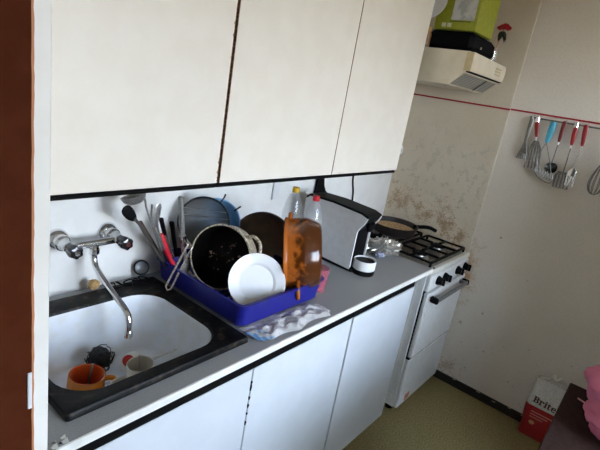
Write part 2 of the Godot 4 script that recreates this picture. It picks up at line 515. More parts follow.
func build_cabinets() -> void:
	# ---- wall cabinets
	var zs := 0.32
	var ub := 1.287
	var xs := [0.632, 1.25, 1.842, 2.392]
	var labels := ["white wall cabinet above the sink and taps", "white wall cabinet in the middle, above the dish rack", "white wall cabinet nearest the extractor hood"]
	for k in 3:
		var a: float = xs[k]
		var b: float = xs[k + 1]
		var t := thing("wall_cabinet", labels[k], "cabinet", "white wall cabinets in a row")
		var body := Geo.new()
		body.box(Vector3(a + 0.001, ub - 0.004, 0.002), Vector3(a + 0.017, 2.2, zs - 0.021))
		body.box(Vector3(b - 0.017, ub - 0.004, 0.002), Vector3(b - 0.001, 2.2, zs - 0.021))
		body.box(Vector3(a + 0.001, ub - 0.004, 0.002), Vector3(b - 0.001, ub + 0.012, zs - 0.021))
		body.box(Vector3(a + 0.001, 2.184, 0.002), Vector3(b - 0.001, 2.2, zs - 0.021))
		body.box(Vector3(a + 0.001, ub, 0.002), Vector3(b - 0.001, 2.2, 0.008))
		part("body", body, M.carcass, t)
		part("bottom_trim", Geo.new().box(Vector3(a + 0.001, ub - 0.0155, zs - 0.032), Vector3(b - 0.001, ub - 0.0045, zs - 0.006), 0.002), M.black, t)
		var gl := 0.0055 if k == 1 else 0.002
		var gr := 0.0055 if k == 0 else (0.0025 if k == 1 else 0.0)
		var door := part("door", Geo.new().box(Vector3(a + gl, ub, zs - 0.018), Vector3(b - gr, 2.198, zs), 0.0015), M.white_door, t)
		# bare fibreboard edges, chipped where the doors meet
		if k < 2: part("edge_band", Geo.new().box(Vector3(b - gr - 0.0005, ub + 0.001, zs - 0.0175), Vector3(b - gr + 0.0016, 2.197, zs - 0.001)), M.fibre, door)
		if k > 0: part("edge_band", Geo.new().box(Vector3(a + gl - 0.0016, ub + 0.001, zs - 0.0175), Vector3(a + gl + 0.0005, 2.197, zs - 0.001)), M.fibre, door)
		if k < 2:
			var ch := Geo.new()
			var rg := RandomNumberGenerator.new()
			rg.seed = 11 + k
			for q in 14:
				var y := ub + 0.005 + pow(rg.randf(), 1.6) * (0.55 if k == 0 else 0.3)
				var s := 0.004 + rg.randf() * 0.012
				var dx := (0.0015 + rg.randf() * 0.004) * (1.0 if k == 0 else 0.5)
				ch.prism(PackedVector2Array([Vector2(b - gr, y), Vector2(b - gr, y + s), Vector2(b - gr - dx * 0.6, y + s * 0.8), Vector2(b - gr - dx, y + s * 0.4)]), zs - 0.001, zs + 0.0004)
			part("chipped_edge", ch, M.fibre, door).set_meta("kind", "stuff")
	var hk := thing("wall_hook", "tiny white hook beside the last wall cabinet", "hook")
	part("hook", Geo.new().tube(spline([Vector3(2.395, 1.40, 0.312), Vector3(2.412, 1.398, 0.312), Vector3(2.422, 1.382, 0.312), Vector3(2.416, 1.366, 0.312), Vector3(2.408, 1.372, 0.312)]), 0.004, 8), M.white_plastic, hk)
	part("plate", Geo.new().box(Vector3(2.392, 1.375, 0.304), Vector3(2.396, 1.41, 0.3195), 0.001), M.white_plastic, hk)

	# ---- base cabinets
	var bx := [0.632, 1.2085, 1.7376, 2.262]
	var bl := ["white base cabinet under the sink", "white base cabinet under the blue dish rack", "white base cabinet nearest the cooker, two screw holes in its door"]
	var zf := 0.60
	for k in 3:
		var a: float = bx[k]
		var b: float = bx[k + 1]
		var t := thing("base_cabinet", bl[k], "cabinet", "white base cabinets in a row")
		var body := Geo.new()
		body.box(Vector3(a + 0.001, 0.09, 0.01), Vector3(a + 0.017, 0.829, 0.579))
		body.box(Vector3(b - 0.017, 0.09, 0.01), Vector3(b - 0.001, 0.829, 0.579))
		body.box(Vector3(a + 0.017, 0.09, 0.01), Vector3(b - 0.017, 0.106, 0.579))
		body.box(Vector3(a + 0.017, 0.106, 0.01), Vector3(b - 0.017, 0.829, 0.016))
		part("body", body, M.carcass, t)
		part("plinth", Geo.new().box(Vector3(a, 0, 0.50), Vector3(b, 0.0895, 0.52)), M.carcass, t)
		part("grip_strip", Geo.new().box(Vector3(a + 0.001, 0.790, 0.5795), Vector3(b - 0.001, 0.812, 0.588), 0.001).box(Vector3(a + 0.001, 0.8115, 0.5995), Vector3(b - 0.001, 0.837, 0.6045), 0.001), M.black, t).set_meta("label", "black recessed grip strip above the door")
		var door := part("door", Geo.new().box(Vector3(a + (0.005 if k == 2 else 0.0025), 0.098, zf - 0.0115), Vector3(b - 0.0025, 0.811, zf + (0.009 if k == 2 else 0.006)), 0.0015), M.base_door, t)
		if k == 2:
			for h in [Vector2(1.883, 0.748), Vector2(1.953, 0.772)]:
				part("screw_hole", Geo.new().lathe([Vector2(0, 0.0003), Vector2(0.0035, 0.0003), Vector2(0.0035, -0.003)], 12, frame(Vector3(h.x, h.y, zf + 0.0062), Vector3(0, 0, 1))), M.black, door)
		if k == 1:
			var ch := Geo.new()
			var rg := RandomNumberGenerator.new()
			rg.seed = 19
			for q in 9:
				var y := 0.60 + rg.randf() * 0.16
				var s := 0.006 + rg.randf() * 0.014
				ch.prism(PackedVector2Array([Vector2(a + 0.0015, y), Vector2(a + 0.0015, y + s), Vector2(a + 0.004 + rg.randf() * 0.003, y + s * 0.7)]), zf, zf + 0.0065)
			part("chipped_edge", ch, M.black, door).set_meta("kind", "stuff")
			part("hinge_screw", Geo.new().lathe([Vector2(0, 0.006), Vector2(0.006, 0.005), Vector2(0.008, 0), Vector2(0.008, -0.012)], 14, frame(Vector3(a + 0.009, 0.822, zf - 0.002), Vector3(0, 0, 1))), M.white_plastic, t)

	# ---- worktop in one piece, cut out for the sink
	var wt := thing("worktop", "grey laminate worktop with white front edge", "worktop")
	var g := Geo.new()
	var cz0 := 0.10
	var cz1 := 0.51
	var cx0 := 0.725
	var cx1 := 1.205
	g.box(Vector3(0.63, 0.832, 0.001), Vector3(cx0, TOP, zf - 0.001))
	g.box(Vector3(cx1, 0.832, 0.001), Vector3(2.447, TOP, zf - 0.001))
	g.box(Vector3(cx0, 0.832, 0.001), Vector3(cx1, TOP, cz0))
	g.box(Vector3(cx0, 0.832, cz1), Vector3(cx1, TOP, zf - 0.001))
	part("top", g, M.worktop, wt)
	part("front_edge", Geo.new().box(Vector3(0.655, 0.8375, zf - 0.001), Vector3(2.447, TOP + 0.0005, zf + 0.006), 0.0015), M.edge_white, wt).set_meta("label", "white front edge of the worktop")
	# broken corner: bare brown core and curled scraps of edging
	var cor := Geo.new()
	cor.box(Vector3(0.632, 0.833, zf - 0.001), Vector3(0.656, 0.856, zf + 0.003), 0.002)
	part("bare_core", cor, M.fibre, wt).set_meta("label", "bare broken corner of the worktop")
	var sc := Geo.new()
	var rg2 := RandomNumberGenerator.new()
	rg2.seed = 4
	for q in 5:
		var p := Vector3(0.645 + rg2.randf() * 0.03, TOP + 0.0006, 0.572 + rg2.randf() * 0.026)
		var s := 0.003 + rg2.randf() * 0.006
		sc.prism(PackedVector2Array([Vector2(p.x, p.z), Vector2(p.x + s * 1.6, p.z - s * 0.4), Vector2(p.x + s * 1.3, p.z + s), Vector2(p.x + s * 0.2, p.z + s * 0.8)]), 0, 0.0012, Transform3D(Basis(Vector3(1, 0, 0), Vector3(0, 0, 1), Vector3(0, 1, 0)), Vector3(0, p.y, 0)))
	part("edging_scrap", sc, M.edge_white, wt).set_meta("kind", "stuff")
	for q in [Vector3(0.679, TOP, 0.583), Vector3(0.669, TOP, 0.592)]:
		part("burn_mark", Geo.new().lathe([Vector2(0.004, 0), Vector2(0.0035, 0.0006), Vector2(0, 0.0007)], 10, Transform3D(Basis.from_scale(Vector3(1.2, 1, 0.7)), q)), M.black, wt)

func build_sink() -> void:
	var t := thing("sink", "black-rimmed inset sink with white enamel bowl", "sink")
	var c := Vector3(0.969, 0, 0.301)
	var b := Vector3(0.957, 0, 0.314)
	var at := func(p: Vector3, y: float) -> Vector3: return Vector3(p.x, y, p.z)
	var rim := Geo.new()
	var rings := [round_rect(at.call(c, TOP + 0.0005), 0.269, 0.246, 0.008), round_rect(at.call(c, TOP + 0.013), 0.2685, 0.2455, 0.008), round_rect(at.call(c, TOP + 0.017), 0.265, 0.242, 0.007), round_rect(at.call(c, TOP + 0.017), 0.255, 0.232, 0.03), round_rect(at.call(b, TOP + 0.013), 0.234, 0.194, 0.09), round_rect(at.call(b, TOP + 0.0125), 0.228, 0.188, 0.09), round_rect(at.call(b, TOP + 0.006), 0.224, 0.185, 0.09)]
	rim.loft(rings)
	part("rim", rim, M.enamel_black, t).set_meta("label", "black enamel rim of the sink")
	var bowl := Geo.new()
	var br := []
	for q in [[0.006, 0.2238, 0.1848, 0.09], [-0.03, 0.221, 0.182, 0.09], [-0.10, 0.21, 0.172, 0.088], [-0.14, 0.20, 0.162, 0.085], [-0.158, 0.185, 0.147, 0.08], [-0.166, 0.16, 0.125, 0.07], [-0.168, 0.12, 0.08, 0.05], [-0.171, 0.04, 0.04, 0.0399]]:
		br.append(round_rect(at.call(b, TOP + q[0]), q[1], q[2], q[3]))
	bowl.loft(br)
	bowl.cap(br[br.size() - 1])
	part("bowl", bowl, M.enamel, t, 60.0).set_meta("label", "white enamel bowl of the sink")
	part("drain", Geo.new().lathe([Vector2(0.036, 0), Vector2(0.034, 0.004), Vector2(0.028, 0.004), Vector2(0.024, 0.001), Vector2(0, 0.001)], 24, Transform3D(Basis(), Vector3(b.x, TOP - 0.1705, b.z))), M.chrome, t)

	# ---- wall mounted mixer tap
	var f := thing("mixer_tap", "chrome wall-mounted mixer tap with two fluted handles and long spout", "tap")
	var yy := 1.047
	for s in 2:
		var x := 0.925 + 0.16 * s
		var xf := frame(Vector3(x, yy, 0.0), Vector3(0, 0, 1))
		part("wall_flange", Geo.new().lathe([Vector2(0.034, 0.0), Vector2(0.034, 0.004), Vector2(0.030, 0.012), Vector2(0.024, 0.016), Vector2(0.019, 0.018), Vector2(0.019, 0.026), Vector2(0.024, 0.027), Vector2(0.024, 0.040), Vector2(0.02, 0.042), Vector2(0.016, 0.05), Vector2(0.016, 0.078), Vector2(0.012, 0.082), Vector2(0, 0.082)], 24, xf), M.chrome, f)
		var hd := Geo.new()
		var rings2 := []
		for q in [[0.012, 0.072], [0.0145, 0.082], [0.018, 0.098], [0.0205, 0.116], [0.018, 0.125], [0.011, 0.1275]]:
			var ring := []
			for k in 48:
				var a := -TAU * k / 48.0
				var r: float = q[0] * (1.0 + 0.09 * cos(a * 6.0))
				ring.append(xf * Vector3(r * cos(a), q[1], r * sin(a)))
			rings2.append(ring)
		hd.loft(rings2)
		hd.cap(rings2[rings2.size() - 1])
		var h := part("handle", hd, mat(rgb(70, 70, 74), 0.16, 0.9), f)
		part("cap", Geo.new().lathe([Vector2(0.0085, 0.1265), Vector2(0.0075, 0.130), Vector2(0, 0.131)], 16, xf), M.chrome if s == 0 else mat(rgb(84, 34, 32), 0.3), h)
	part("bridge", Geo.new().tube([Vector3(0.925, yy - 0.004, 0.062), Vector3(0.96, yy - 0.004, 0.062), Vector3(1.05, yy - 0.004, 0.062), Vector3(1.085, yy - 0.004, 0.062)], 0.0125, 14), M.chrome, f)
	part("spout_nut", Geo.new().lathe([Vector2(0.013, -0.034), Vector2(0.016, -0.03), Vector2(0.016, -0.014), Vector2(0.013, -0.01), Vector2(0.013, 0.0)], 8, Transform3D(Basis(), Vector3(1.01, yy - 0.008, 0.062))), M.chrome, f)
	var sp := spline([Vector3(1.01, 1.02, 0.062), Vector3(1.01, 0.985, 0.066), Vector3(1.01, 0.962, 0.088), Vector3(1.01, 0.93, 0.16), Vector3(1.01, 0.906, 0.232), Vector3(1.01, 0.890, 0.262), Vector3(1.01, 0.865, 0.274), Vector3(1.01, 0.838, 0.276)], 6)
	part("spout", Geo.new().tube(sp, 0.0095, 14), M.chrome, f)
	part("aerator", Geo.new().lathe([Vector2(0.0, 0.0), Vector2(0.011, 0.0), Vector2(0.0125, 0.003), Vector2(0.0125, 0.018), Vector2(0.0105, 0.021), Vector2(0.0095, 0.024)], 18, Transform3D(Basis(), Vector3(1.01, 0.819, 0.276))), M.chrome, f)

	# ---- things in the bowl
	var fl := TOP - 0.168
	mug("mug", "orange glazed mug lying in the sink", Vector3(0.860, fl + 0.004, 0.315), 0.047, 0.083, Vector3(0.06, 1, 0.05), mat(rgb(214, 124, 34), 0.25), mat(rgb(196, 80, 30), 0.3), Vector3(0.85, 0, 0.5), false)
	mug("mug", "white cup with a spoon in it beside the orange mug", Vector3(0.987, fl + 0.004, 0.385), 0.038, 0.106, Vector3(-0.05, 1, 0.02), mat(rgb(222, 219, 210), 0.25), mat(rgb(206, 200, 188), 0.3), Vector3(0.4, 0, 0.9), false)
	mug("mug", "small white cup low in the sink by its front wall", Vector3(0.917, fl + 0.004, 0.408), 0.032, 0.082, Vector3(0.0, 1, 0.0), mat(rgb(214, 211, 202), 0.25), mat(rgb(204, 198, 186), 0.3), Vector3(-0.4, 0, 0.9), false)
	# round tub lid with red and black print, leaning behind the cup
	var lid := thing("tub_lid", "round lid with red and black print behind the white cup", "lid")
	var lf := frame(Vector3(1.018, fl + 0.046, 0.296), Vector3(-0.55, 0.55, 0.62), Vector3(0.75, 0, 0.66))
	part("disc", Geo.new().lathe([Vector2(0, -0.003), Vector2(0.033, -0.003), Vector2(0.035, 0), Vector2(0.034, 0.002), Vector2(0, 0.002)], 32, lf), M.white_plastic, lid)
	part("print", Geo.new().lathe([Vector2(0.017, 0.0), Vector2(0.017, 0.0006), Vector2(0, 0.0007)], 24, lf * Transform3D(Basis(), Vector3(-0.014, 0.002, -0.006))), mat(rgb(178, 24, 30), 0.3), lid)
	part("print", Geo.new().box(Vector3(0.004, 0.0021, -0.014), Vector3(0.014, 0.0027, -0.003), 0.0002, lf), M.black, lid)
	part("print", Geo.new().box(Vector3(0.017, 0.0021, -0.012), Vector3(0.028, 0.0027, -0.004), 0.0002, lf), M.black, lid)
	part("print", Geo.new().box(Vector3(-0.002, 0.0021, 0.002), Vector3(0.012, 0.0027, 0.009), 0.0002, lf), M.black, lid)
	# teaspoon in the white cup and in the orange mug
	for q in [["teaspoon", "steel teaspoon standing in the white cup", Vector3(0.991, fl + 0.012, 0.387), Vector3(0.984, fl + 0.128, 0.373)], ["teaspoon", "small spoon leaning inside the orange mug", Vector3(0.872, fl + 0.012, 0.303), Vector3(0.897, fl + 0.088, 0.287)]]:
		var s := thing(q[0], q[1], "spoon")
		var dirv: Vector3 = (q[3] - q[2]).normalized()
		part("handle", Geo.new().tube([q[2] + dirv * 0.02, q[3]], [0.002, 0.004], 8, false, 0.4), M.dull_steel, s)
		part("spoon_bowl", Geo.new().blob(q[2] + dirv * 0.012, Vector3(0.009, 0.014, 0.004), noise(1, 0.01), 0.0, 12, 8), M.dull_steel, s)
	# steel wool scrubber
	var sw := thing("scrubber", "dark tangled scrubbing pad behind the orange mug", "scrubber")
	var rg := RandomNumberGenerator.new()
	rg.seed = 8
	var wool := Geo.new()
	var cw := Vector3(0.958, fl + 0.042, 0.218)
	for k in 70:
		var pts := []
		var d := Vector3(rg.randfn(), rg.randfn(), rg.randfn()).normalized()
		var e := d.cross(Vector3(rg.randfn(), rg.randfn(), rg.randfn())).normalized()
		var r := 0.016 + rg.randf() * 0.018
		var o := cw + Vector3(rg.randfn() * 0.007, rg.randfn() * 0.007, rg.randfn() * 0.007)
		for i in 9:
			var a := i * 0.6
			pts.append(o + (d * cos(a) + e * sin(a)) * r * Vector3(1.0, 1.05, 0.8))
		wool.tube(pts, 0.0016, 5)
	part("strands", wool, mat(rgb(46, 48, 52), 0.4, 0.5), sw)
	part("core", Geo.new().blob(cw, Vector3(0.026, 0.03, 0.022), noise(3, 0.03), 0.5, 18, 12), mat(rgb(26, 27, 30), 0.6), sw)
	var kn := thing("table_knife", "thin steel knife lying against the right side of the sink bowl", "knife")
	part("blade", Geo.new().tube([Vector3(1.035, fl + 0.020, 0.28), Vector3(1.09, fl + 0.04, 0.305)], [0.004, 0.008], 8, false, 0.15), M.dull_steel, kn)
	part("handle", Geo.new().tube([Vector3(1.09, fl + 0.04, 0.305), Vector3(1.15, fl + 0.062, 0.332)], [0.004, 0.005], 8, false, 0.5), M.dull_steel, kn)
	# ---- clutter behind the bowl
	var bl := thing("sponge_ball", "small yellowish round sponge on the back edge of the sink", "sponge")
	part("body", Geo.new().blob(Vector3(1.022, TOP + 0.031, 0.045), Vector3(0.019, 0.016, 0.016), noise(7, 0.03), 0.35, 18, 12), grain(rgb(196, 164, 112), rgb(160, 124, 78), 30.0, 0.9, 20), bl)
	var wi := thing("black_wire", "tangled thin black wire behind the sink", "wire")
	var wp := []
	for i in 26:
		wp.append(Vector3(1.05 + 0.006 * i + 0.012 * sin(i * 1.9), TOP + 0.0205 + 0.004 * (1 + sin(i * 2.3)), 0.075 + 0.022 * sin(i * 1.3)))
	part("strand", Geo.new().tube(spline(wp, 4), 0.0022, 6), M.black, wi)
	var ps := thing("sink_strainer", "round metal sink strainer leaning on the wall by the dish rack", "strainer")
	var xs := frame(Vector3(1.205, TOP + 0.045, 0.028), Vector3(-0.45, 0.35, 0.8))
	part("rim", Geo.new().tube(arc(xs.origin, xs.basis.x * 0.024, xs.basis.z * 0.024, 0, TAU * 23 / 24.0, 23), 0.0035, 8, true), mat(rgb(40, 42, 46), 0.3, 0.6), ps)
	part("dish", Geo.new().lathe([Vector2(0, -0.006), Vector2(0.014, -0.005), Vector2(0.023, 0.0)], 24, xs), mat(rgb(120, 122, 126), 0.4, 0.5), ps)

func mug(called: String, label: String, o: Vector3, r: float, h: float, up: Vector3, outer: Material, inner: Material, side: Vector3, print_: bool) -> void:
	var t := thing(called, label, "mug")
	var xf := frame(o, up, side)
	part("body", Geo.new().lathe([Vector2(0, 0), Vector2(r * 0.8, 0), Vector2(r * 0.88, 0.004), Vector2(r, h * 0.35), Vector2(r, h - 0.002), Vector2(r - 0.0015, h)], 32, xf), outer, t)
	part("inside", Geo.new().lathe([Vector2(r - 0.0015, h), Vector2(r - 0.004, h - 0.001), Vector2(r - 0.0045, 0.012), Vector2(r * 0.6, 0.006), Vector2(0, 0.006)], 32, xf), inner, t)
	var hp := []
	for q in [Vector2(r - 0.002, h * 0.82), Vector2(r + 0.018, h * 0.86), Vector2(r + 0.027, h * 0.62), Vector2(r + 0.02, h * 0.34), Vector2(r - 0.002, h * 0.24)]:
		hp.append(xf * Vector3(q.x, q.y, 0))
	part("handle", Geo.new().tube(spline(hp, 5), 0.0058, 10, false, 1.3), outer, t)
	if print_:
		for q in [[-2.55, 0.62, 0.36, 0.30, rgb(178, 24, 30)], [-2.12, 0.72, 0.14, 0.12, rgb(24, 22, 24)], [-1.85, 0.7, 0.10, 0.10, rgb(24, 22, 24)], [-2.2, 0.52, 0.1, 0.08, rgb(24, 22, 24)]]:
			var g := Geo.new()
			var n := 20
			for k in n:
				var a := TAU * k / n
				var b := TAU * (k + 1) / n
				var pc: Vector3 = xf * Vector3((r + 0.0006) * cos(q[0]), h * q[1], (r + 0.0006) * sin(q[0]))
				var pa: Vector3 = xf * Vector3((r + 0.0006) * cos(q[0] + q[2] * cos(a)), h * (q[1] + q[3] * sin(a) * 0.6), (r + 0.0006) * sin(q[0] + q[2] * cos(a)))
				var pb: Vector3 = xf * Vector3((r + 0.0006) * cos(q[0] + q[2] * cos(b)), h * (q[1] + q[3] * sin(b) * 0.6), (r + 0.0006) * sin(q[0] + q[2] * cos(b)))
				g.tri(pc, pb, pa)
			part("print", g, mat(q[4], 0.3), t)

func build_stove() -> void:
	var t := thing("gas_cooker", "white freestanding gas cooker with black knobs and grey oven handle", "cooker")
	var x0 := 2.452
	var x1 := 2.985
	part("body", Geo.new().box(Vector3(x0, 0.03, 0.03), Vector3(x1, 0.815, 0.582), 0.003), M.stove_white, t)
	part("side_panel", Geo.new().box(Vector3(x0 - 0.0025, 0.12, 0.06), Vector3(x0 + 0.001, 0.80, 0.545), 0.0015), M.stove_white, t)
	part("side_plate", Geo.new().box(Vector3(x0 - 0.002, 0.05, 0.515), Vector3(x0 + 0.001, 0.10, 0.562), 0.0008), M.stove_white, t)
	part("hob", Geo.new().box(Vector3(x0 - 0.001, 0.815, 0.01), Vector3(x1 + 0.001, 0.845, 0.602), 0.005), grain(rgb(224, 222, 214), rgb(214, 209, 196), 3.0, 0.25, 24, 0.3, 0.9), t)
	part("hob_well", Geo.new().box(Vector3(x0 + 0.03, 0.844, 0.045), Vector3(x1 - 0.03, 0.8465, 0.575), 0.001), grain(rgb(132, 128, 120), rgb(96, 88, 78), 8.0, 0.35, 25, 0.35, 0.7), t)
	var pan := part("control_panel", Geo.new().box(Vector3(x0 + 0.002, 0.728, 0.58), Vector3(x1 - 0.002, 0.813, 0.606), 0.005), M.stove_white, t)
	for q in [2.548, 2.635, 2.815, 2.925]:
		var xf := frame(Vector3(q, 0.776, 0.606), Vector3(0, 0, 1))
		var k := part("knob", Geo.new().lathe([Vector2(0.024, 0), Vector2(0.024, 0.008), Vector2(0.021, 0.012), Vector2(0.018, 0.026), Vector2(0.015, 0.029), Vector2(0, 0.029)], 20, xf), M.dark_plastic, pan)
		part("grip", Geo.new().box(Vector3(-0.019, 0.026, -0.005), Vector3(0.019, 0.040, 0.005), 0.002, xf), M.dark_plastic, k)
	part("oven_gap", Geo.new().box(Vector3(x0 + 0.004, 0.335, 0.579), Vector3(x1 - 0.004, 0.73, 0.588)).box(Vector3(x0 + 0.006, 0.3335, 0.587), Vector3(x1 - 0.006, 0.3445, 0.602)), M.black, t)
	var od := part("oven_door", Geo.new().box(Vector3(x0 + 0.009, 0.345, 0.586), Vector3(x1 - 0.003, 0.718, 0.61), 0.005), M.stove_white, t)
	var hs := Geo.new()
	hs.box(Vector3(2.505, 0.672, 0.640), Vector3(2.93, 0.700, 0.652), 0.004)
	for x in [2.52, 2.915]:
		hs.box(Vector3(x - 0.012, 0.676, 0.606), Vector3(x + 0.012, 0.696, 0.643), 0.003)
	part("handle", hs, mat(rgb(120, 121, 122), 0.4, 0.5), od).set_meta("label", "grey metal oven handle")
	part("handle_end", Geo.new().box(Vector3(2.490, 0.669, 0.612), Vector3(2.507, 0.703, 0.656), 0.006), M.dark_plastic, od)
	part("handle_end", Geo.new().box(Vector3(2.928, 0.669, 0.612), Vector3(2.942, 0.703, 0.656), 0.006), M.dark_plastic, od)
	var dr := part("drawer", Geo.new().box(Vector3(x0 + 0.003, 0.03, 0.582), Vector3(x1 - 0.003, 0.333, 0.604), 0.005), M.stove_white, t)
	part("sticker", Geo.new().box(Vector3(2.535, 0.045, 0.6042), Vector3(2.592, 0.085, 0.6046)), grain(rgb(206, 108, 62), rgb(186, 150, 120), 26.0, 0.5, 26), dr).set_meta("label", "small orange sticker")
	for q in [Vector2(x0 + 0.03, 0.06), Vector2(x1 - 0.03, 0.06), Vector2(x0 + 0.03, 0.55), Vector2(x1 - 0.03, 0.55)]:
		part("foot", Geo.new().lathe([Vector2(0, 0), Vector2(0.02, 0), Vector2(0.018, 0.03)], 14, Transform3D(Basis(), Vector3(q.x, 0, q.y))), M.black, t)
	part("screw", Geo.new().lathe([Vector2(0.006, 0), Vector2(0.005, 0.004), Vector2(0, 0.005)], 12, Transform3D(Basis(), Vector3(2.50, 0.845, 0.588))), M.dark_plastic, t)
	for q in [Vector3(2.60, 0, 0.46), Vector3(2.83, 0, 0.46), Vector3(2.60, 0, 0.19), Vector3(2.83, 0, 0.19)]:
		var o := Vector3(q.x, 0.8462, q.z)
		var bn := part("burner", Geo.new().lathe([Vector2(0.052, 0), Vector2(0.046, 0.005), Vector2(0.036, 0.007), Vector2(0.034, 0.014), Vector2(0, 0.014)], 24, Transform3D(Basis(), o)), M.dull_steel, t)
		part("burner_cap", Geo.new().lathe([Vector2(0.033, 0.014), Vector2(0.042, 0.016), Vector2(0.042, 0.021), Vector2(0.034, 0.0245), Vector2(0, 0.0255)], 24, Transform3D(Basis(), o)), M.iron, bn)
	# pan supports
	for k in 2:
		var z0: float = [0.345, 0.075][k]
		var z1: float = [0.572, 0.305][k]
		var s := thing("pan_support", ["black iron pan support at the front of the hob", "black iron pan support at the back of the hob under the frying pan"][k], "pan support")
		var y := 0.872
		var fr := Geo.new()
		var r := 0.0078
		var a := 2.485
		var b := 2.945
		var mid := (a + b) / 2
		fr.box(Vector3(a, y - 0.006, z0 - r), Vector3(b, y + 0.004, z0 + r), 0.002)
		fr.box(Vector3(a, y - 0.006, z1 - r), Vector3(b, y + 0.004, z1 + r), 0.002)
		for x in [a, mid, b]:
			fr.box(Vector3(x - r, y - 0.006, z0), Vector3(x + r, y + 0.004, z1), 0.002)
		part("frame", fr, M.iron, s)
		for x in [2.60, 2.83]:
			var zc := (z0 + z1) / 2
			var fg := Geo.new()
			fg.box(Vector3(x - 0.115, y - 0.005, zc - r), Vector3(x - 0.03, y + 0.005, zc + r), 0.002)
			fg.box(Vector3(x + 0.03, y - 0.005, zc - r), Vector3(x + 0.115, y + 0.005, zc + r), 0.002)
			fg.box(Vector3(x - r, y - 0.005, z0), Vector3(x + r, y + 0.005, zc - 0.03), 0.002)
			fg.box(Vector3(x - r, y - 0.005, zc + 0.03), Vector3(x + r, y + 0.005, z1), 0.002)
			part("fingers", fg, M.iron, s)
		for q in [Vector2(a, z0), Vector2(b, z0), Vector2(a, z1), Vector2(b, z1)]:
			part("foot", Geo.new().box(Vector3(q.x - 0.006, 0.8462, q.y - 0.006), Vector3(q.x + 0.006, y, q.y + 0.006), 0.002), M.iron, s)
	# frying pan
	var fp := thing("frying_pan", "dark frying pan with tan residue on the back burner", "frying pan")
	var o := Transform3D(Basis(), Vector3(2.738, 0.8775, 0.215))
	part("pan_body", Geo.new().lathe([Vector2(0, 0), Vector2(0.106, 0), Vector2(0.118, 0.006), Vector2(0.135, 0.055), Vector2(0.137, 0.058), Vector2(0.134, 0.058), Vector2(0.115, 0.014)], 48, o), grain(rgb(22, 19, 18), rgb(44, 34, 28), 12.0, 0.45, 27, 0.4, 0.7), fp)
	part("inside_wall", Geo.new().lathe([Vector2(0.1335, 0.0575), Vector2(0.1205, 0.02), Vector2(0.108, 0.0148)], 48, o), grain(rgb(66, 38, 28), rgb(92, 52, 36), 14.0, 0.5, 28), fp)
	part("residue", Geo.new().lathe([Vector2(0.115, 0.0145), Vector2(0.1225, 0.030), Vector2(0.114, 0.0305), Vector2(0.09, 0.029), Vector2(0.0, 0.029)], 48, o), grain(rgb(198, 168, 122), rgb(168, 128, 84), 9.0, 0.6, 29), fp).set_meta("label", "tan residue covering the pan's inside")
	var hd := Vector3(0.78, 0, 0.626).normalized()
	var ho := o.origin + Vector3(0, 0.046, 0)
	part("handle", Geo.new().tube(spline([ho + hd * 0.122, ho + hd * 0.16 + Vector3(0, 0.002, 0), ho + hd * 0.22 + Vector3(0, 0.004, 0), ho + hd * 0.27 - Vector3(0, 0.012, 0)], 5), 0.0125, 10, false, 0.9), M.dark_plastic, fp)

